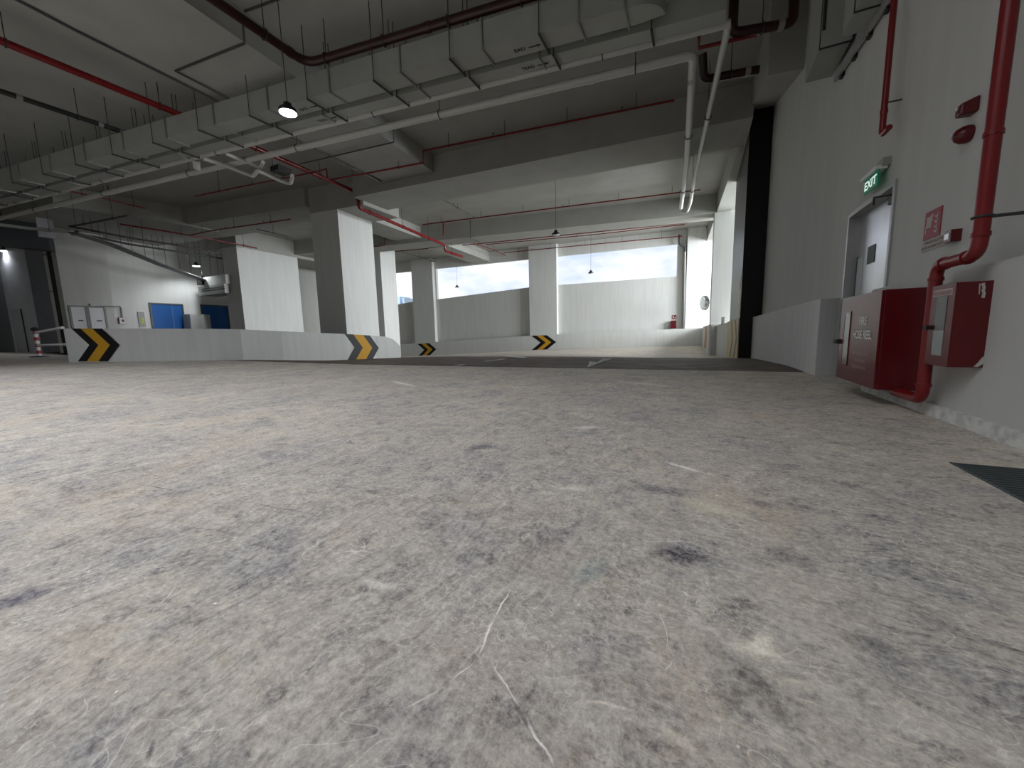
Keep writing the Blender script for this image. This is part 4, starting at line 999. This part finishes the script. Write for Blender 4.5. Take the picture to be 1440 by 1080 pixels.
# red riser pipes
RX = 1.50; RY = 3.36; LY = 3.80; zc_ = 1.085; RR = .037
t = thing('red_riser_pipe', (RX, RY, 0), 'thick glossy red riser pipe bending beside the extinguisher cabinet', 'pipe')
MB().tube([(RX, RY, CEIL), (RX, RY, zc_), (RX, LY, zc_), (RX, LY, .13), (RX, LY+.25, .13), (RX, LY+.42, .13)], RR, 20, .085).build('pipe', M_red, t)
for q, ax in (((RX, RY, 1.20), (0, 0, 1)), ((RX, RY+.10, zc_), (0, 1, 0)), ((RX, LY-.09, zc_), (0, 1, 0)), ((RX, LY, .99), (0, 0, 1)), ((RX, RY, 1.76), (0, 0, 1)), ((RX, LY, .24), (0, 0, 1))):
    q = V(q); ax = V(ax); MB().tube([q-ax*.012, q+ax*.012], RR*1.16, 20).build('coupling', M_red, t)
MB().tube([(RX, RY, 1.30), (1.75, RY-.0, 1.30)], .010, 8).ring((RX, RY, 1.30), (0, 0, 1), RR+.006, .007).build('wall_clamp', M_rod, t)
m = MB().tube([(RX, LY+.3, .13), (RX+.02, LY+.4, .16)], .03, 12); m.build('inlet_stub', M_redc, t)
p9 = GX(1240, 190, 1.62)
t = thing('red_drop_pipe', p9, 'thinner red pipe coming down the wall and hooking in above the exit sign', 'pipe')
MB().tube([(1.62, p9.y, CEIL), (1.62, p9.y, p9.z), (1.62, p9.y-.17, p9.z+.0)], .027, 16, .05).build('pipe', M_red, t)
MB().tube([(1.62, p9.y, p9.z+.30), (1.75, p9.y, p9.z+.30)], .008, 6).build('wall_clamp', M_rod, t)
MB().tube([(1.62, p9.y, p9.z+.20), (1.62, p9.y, p9.z+.24)], .032, 16).build('coupling', M_red, t)
# alarm bells / sounders
for (x, y, lab, kk) in ((1361, 152, 'upper glossy red alarm sounder on the right wall, squarer one', 0), (1354, 190, 'lower glossy red alarm sounder on the right wall, rounder one', 1)):
    p = GX(x, y, 1.71); t = thing('alarm_sounder', p, lab, 'alarm sounder', 'red alarm sounders on the right wall')
    if kk == 0:
        m = MB().hexa([V((1.75, p.y-.055, p.z-.05)), V((1.75, p.y-.055, p.z+.06)), V((1.75, p.y+.055, p.z+.06)), V((1.75, p.y+.055, p.z-.05))], [V((1.66, p.y-.03, p.z-.045)), V((1.66, p.y-.03, p.z+.03)), V((1.66, p.y+.045, p.z+.03)), V((1.66, p.y+.045, p.z-.045))])
        m.build('body', M_redc, t, bevel=.012)
    else: MB().lathe((1.755, p.y, p.z), (-1, 0, 0), [(.055, 0), (.062, .02), (.058, .055), (.040, .085), (.015, .098)]).build('body', M_redc, t)
    MB().lathe((1.665, p.y+.02, p.z+.01), (-1, 0, 0), [(.014, 0), (.016, .012), (.006, .016)], 12).build('lens', M_lensoff, t)
# hose reel sign
SX = 1.742
t = thing('fire_hose_sign', (SX, 4.5, 1.5), 'red pictogram sign with flames and white text strip below, on right wall', 'sign')
sy0, sy1, sz0, sz1 = 4.44, 4.69, 1.395, 1.625
MB().box(SX, 1.75, sy0, sy1, sz0, sz1).build('sign_face', M_sign, t)
m = MB()
yp = lambda u: sy1-(sy1-sy0)*u; zp = lambda v: sz0+(sz1-sz0)*v
def sbox(m, u0, u1, v0, v1): m.box(SX-.002, SX, yp(u1), yp(u0), zp(v0), zp(v1))
sbox(m, .14, .46, .40, .80); sbox(m, .40, .54, .74, .86); sbox(m, .11, .16, .2, .5); sbox(m, .46, .56, .62, .68)
m.build('hose_pictogram', M_signw, t)
m = MB()
for v, s in ((.20, 1.0), (.36, 1.15), (.54, 1.0), (.72, 1.3)):
    pts = [(.66-.04*s, v+.06), (.70, v-.05), (.80, v-.06), (.86, v+.02), (.84, v+.13*s), (.78, v+.03), (.72, v+.03)]
    m.prism([V((SX-.001, yp(u), zp(w_))) for u, w_ in pts], (-.001, 0, 0))
m.build('flame_pictogram', M_signw, t)
MB().box(SX, 1.75, 4.265, 4.70, 1.30, 1.385).build('text_strip', M_plate, t)
text('strip_lettering', 'TURN ON INLET VALVE', (SX, 4.66, 1.352), R_, U_, .024, M_platet, t, width=.33, thick=.002, bold=.012)
text('strip_lettering', 'BEFORE RUNNING OUT HOSE', (SX, 4.695, 1.312), R_, U_, .024, M_platet, t, width=.40, thick=.002, bold=.012)
# manual call point
p = GX(1340, 332, 1.72)
t = thing('manual_call_point', p, 'small red call point box with white plate beside the pictogram sign', 'call point')
MB().box(1.69, 1.752, p.y-.045, p.y+.045, p.z-.045, p.z+.045).build('body', M_redc, t, bevel=.006)
MB().box(1.686, 1.69, p.y-.02, p.y+.035, p.z-.022, p.z+.02).build('white_plate', mat('call_point_glass', (.9, .92, .95), .08, spec=1.0), t)
# small standing pipe at right edge
p = G(1441, 648, 0)
t = thing('floor_pipe', (1.60, p.y, 0), 'dark pipe stub with clamp at the wall foot, right picture edge', 'pipe')
MB().tube([(1.585, 2.62, 0), (1.585, 2.62, .17)], .018, 12).build('pipe', M_dgrey, t); MB().lathe((1.585, 2.62, 0), (0, 0, 1), [(.03, 0), (.03, .015), (.02, .02)], 12).build('foot', M_cond, t)

# duct box high on the right wall + cable tray
t = thing('wall_duct', (1.5, 7.4, 4.4), 'grey sheet metal duct box high on the right wall beside the cable tray', 'air duct')
MB().box(1.36, 1.69, 6.98, 7.82, 4.40, 7.2).build('duct_body', M_galv, t)
MB().box(1.352, 1.70, 7.0, 7.025, 4.39, 7.2).build('flange', M_dark, t)
MB().tube([(1.38, 6.975, 4.6), (1.38, 6.975, 5.1)], .02, 6).build('handle', M_dark, t)
t = thing('wall_duct', (1.5, 6.0, 4.1), 'lower nearer sheet metal duct box at the top right, behind the red drop pipe', 'air duct')
MB().box(1.46, 1.70, 5.75, 6.42, 4.15, 7.1).build('duct_body', M_galv, t)
MB().box(1.452, 1.71, 6.0, 6.02, 4.14, 7.1).build('flange', M_dark, t)
MB().box(1.47, 1.69, 5.72, 5.75, 4.4, 5.2).build('grille', M_dark, t)
a, b = GX(1176, 109, 1.71), GX(1251, -4, 1.71)
t = thing('wall_cable_tray', a, 'light grey cable tray fixed high along the right wall', 'cable tray')
m = MB(); b2 = a+(b-a)*1.4
d = (b2-a).normalized(); up_ = V((1, 0, 0)).cross(d).normalized(); up_ = up_ if up_.z > 0 else -up_
hw = up_*.055
m.hexa([a-hw+V((-.03, 0, 0)), a-hw+V((.01, 0, 0)), b2-hw+V((.01, 0, 0)), b2-hw+V((-.03, 0, 0))], [a+hw+V((-.03, 0, 0)), a+hw+V((.01, 0, 0)), b2+hw+V((.01, 0, 0)), b2+hw+V((-.03, 0, 0))]); m.build('tray', M_frame, t)
for k in range(5):
    p = a.lerp(b2, .08+k*.2)-up_*.06; MB().box(p.x, 1.75, p.y-.05, p.y+.05, p.z-.03, p.z+.03).build('bracket', M_dark, t)

# ------------------------------------------------------------------ far right fittings
y_ = fac(0)
def fp(x, y, off): return FC(x, y, off)
t = thing('drain_downpipe', fp(961, 462, -.2), 'grey downpipe with a trap at its top, right of the far window', 'pipe')
P = [fp(955.5, 330, -.3), fp(955.5, 342, -.3), fp(957, 344.5, -.3), fp(963, 346, -.25), fp(963.5, 350, -.25), fp(962, 461, -.25)]
MB().tube(P[:5]+[fp(963.3, 354, -.25)], .075, 10, .1).build('trap', M_dgrey, t); MB().tube([P[4], P[5]], .065, 10).build('pipe', M_wpipe, t)
t = thing('drain_downpipe', fp(965, 462, -.1), 'wide grey pipe chase beside the thin downpipe', 'pipe')
MB().tube([fp(967, 345, -.14), fp(964.6, 461, -.14)], .10, 10).build('pipe', M_cond, t)
t = thing('hose_cabinet_far', fp(947, 461, -.2), 'small red cabinet on the far wall near the downpipe', 'fire cabinet')
a, b = fp(943.5, 451, -.25), fp(951, 461.5, -.25)
m = fbox(MB(), a.x, b.x, -.3, 0, b.z, a.z); m.build('cabinet_body', M_redc, t)
m = fbox(MB(), lerp(a.x, b.x, .55), lerp(a.x, b.x, .85), -.305, -.295, lerp(b.z, a.z, .3), lerp(b.z, a.z, .8)); m.build('window_pane', M_glassd, t)
t = thing('fire_sign', fp(950, 446, -.02), 'small red sign above the far red cabinet', 'sign')
a, b = fp(945.5, 443.2, -.02), fp(951, 448.6, -.02)
fbox(MB(), a.x, b.x, -.03, 0, b.z, a.z).build('sign_face', M_red, t); fbox(MB(), lerp(a.x, b.x, .2), lerp(a.x, b.x, .4), -.034, -.03, lerp(b.z, a.z, .2), lerp(b.z, a.z, .8)).build('pictogram', M_white, t)
fbox(MB(), lerp(a.x, b.x, .6), lerp(a.x, b.x, .8), -.034, -.03, lerp(b.z, a.z, .2), lerp(b.z, a.z, .6)).build('pictogram', M_white, t)
p = GY(991.5, 426, 27.2)
t = thing('convex_mirror', p, 'round convex traffic mirror on the far right corner column', 'mirror')
ax = V((-.80, -.60, -.05)).normalized()
MB().lathe(p, ax, [(.44, 0), (.46, .02), (.44, .04)]).build('rim', M_cond, t)
MB().lathe(p, ax, [(.43, .03), (.40, .06), (.30, .09), (.15, .115), (.01, .12)]).build('mirror_dome', M_mir, t)
MB().tube([p, p-ax*.4, (p.x+.2, p.y+1.2, p.z)], .03, 8).build('arm', M_cond, t)

# road markings on the ramp
def decal(label, pix, cat, nm):
    P = [GF(x, y) for x, y in pix]; c_ = sum(P, V((0, 0, 0)))/len(P)
    o = MB().add([p+V((0, 0, .012)) for p in P], [tuple(range(len(P)))]).build(nm, M_road)
    return tag(o, label, cat)
decal('white painted arrow on the dark ramp surface', [(826, 517.3), (829, 509), (840, 510), (847.5, 504.8), (862, 504.8), (843, 511.2)], 'road marking', 'painted_arrow')
decal('long thin white painted line on the ramp, left of the arrow', [(637, 514.8), (645, 514.8), (712, 505.2), (708, 505)], 'road marking', 'painted_line')
decal('short white painted line on the ramp beyond the long one', [(705, 501.2), (737, 503.8), (741, 502.8), (715, 500.8)], 'road marking', 'painted_line')

# ------------------------------------------------------------------ floor grating
t = thing('floor_grating', ((GX0+GX1)/2, (GY0+GY1)/2, 0), 'steel drain grating in the floor at the right picture edge', 'drain grating')
m = MB(); b_ = .012
for q in ((GX0, GX0+b_, GY0, GY1), (GX1-b_, GX1, GY0, GY1), (GX0, GX1, GY0, GY0+b_), (GX0, GX1, GY1-b_, GY1)): m.box(q[0], q[1], q[2], q[3], -.05, .004)
m.build('frame', M_grate, t)
m = MB(); k = GY0+.03
while k < GY1-.02:
    m.box(GX0+b_, GX1-b_, k, k+.012, -.03, .001); k += .033
mm = m.build('grate_bars', M_grate, t)
m = MB(); m.box(GX0+.01, GX0+.02, GY0, GY1, -.04, -.004); m.box(GX1-.03, GX1-.02, GY0, GY1, -.04, -.004)
m.box(GX0-.02, GX1+.02, GY0-.02, GY1+.02, -.35, -.33); m.box(GX0-.03, GX0, GY0, GY1, -.35, -.001); m.box(GX1, GX1+.03, GY0, GY1, -.35, -.001); m.box(GX0, GX1, GY0-.03, GY0, -.35, -.001); m.box(GX0, GX1, GY1, GY1+.03, -.35, -.001)
m.build('pit', M_pit, t)

# ------------------------------------------------------------------ distant city in the small left window
D_ = 260
def cb(x0, x1, yt, mt, lab, d=0):
    a, b = GY(x0, yt, D_+d), GY(x1, yt, D_+d)
    o = MB().box(a.x, b.x, D_+d, D_+d+14, -14, a.z).build('distant_building', mt)
    return tag(o, lab, 'building', 'distant buildings outside the small window')
cb(544, 562, 418.4, M_city, 'widest pale blue distant building in the small left window')
cb(565.5, 568.5, 419, M_cityg, 'narrow grey distant tower right of the wide blue building')
cb(569, 576, 422, M_cityw, 'low pale distant building by the small window right side', 40)
cb(534, 541.5, 421, M_cityw, 'pale distant building at the small window left side', 8)
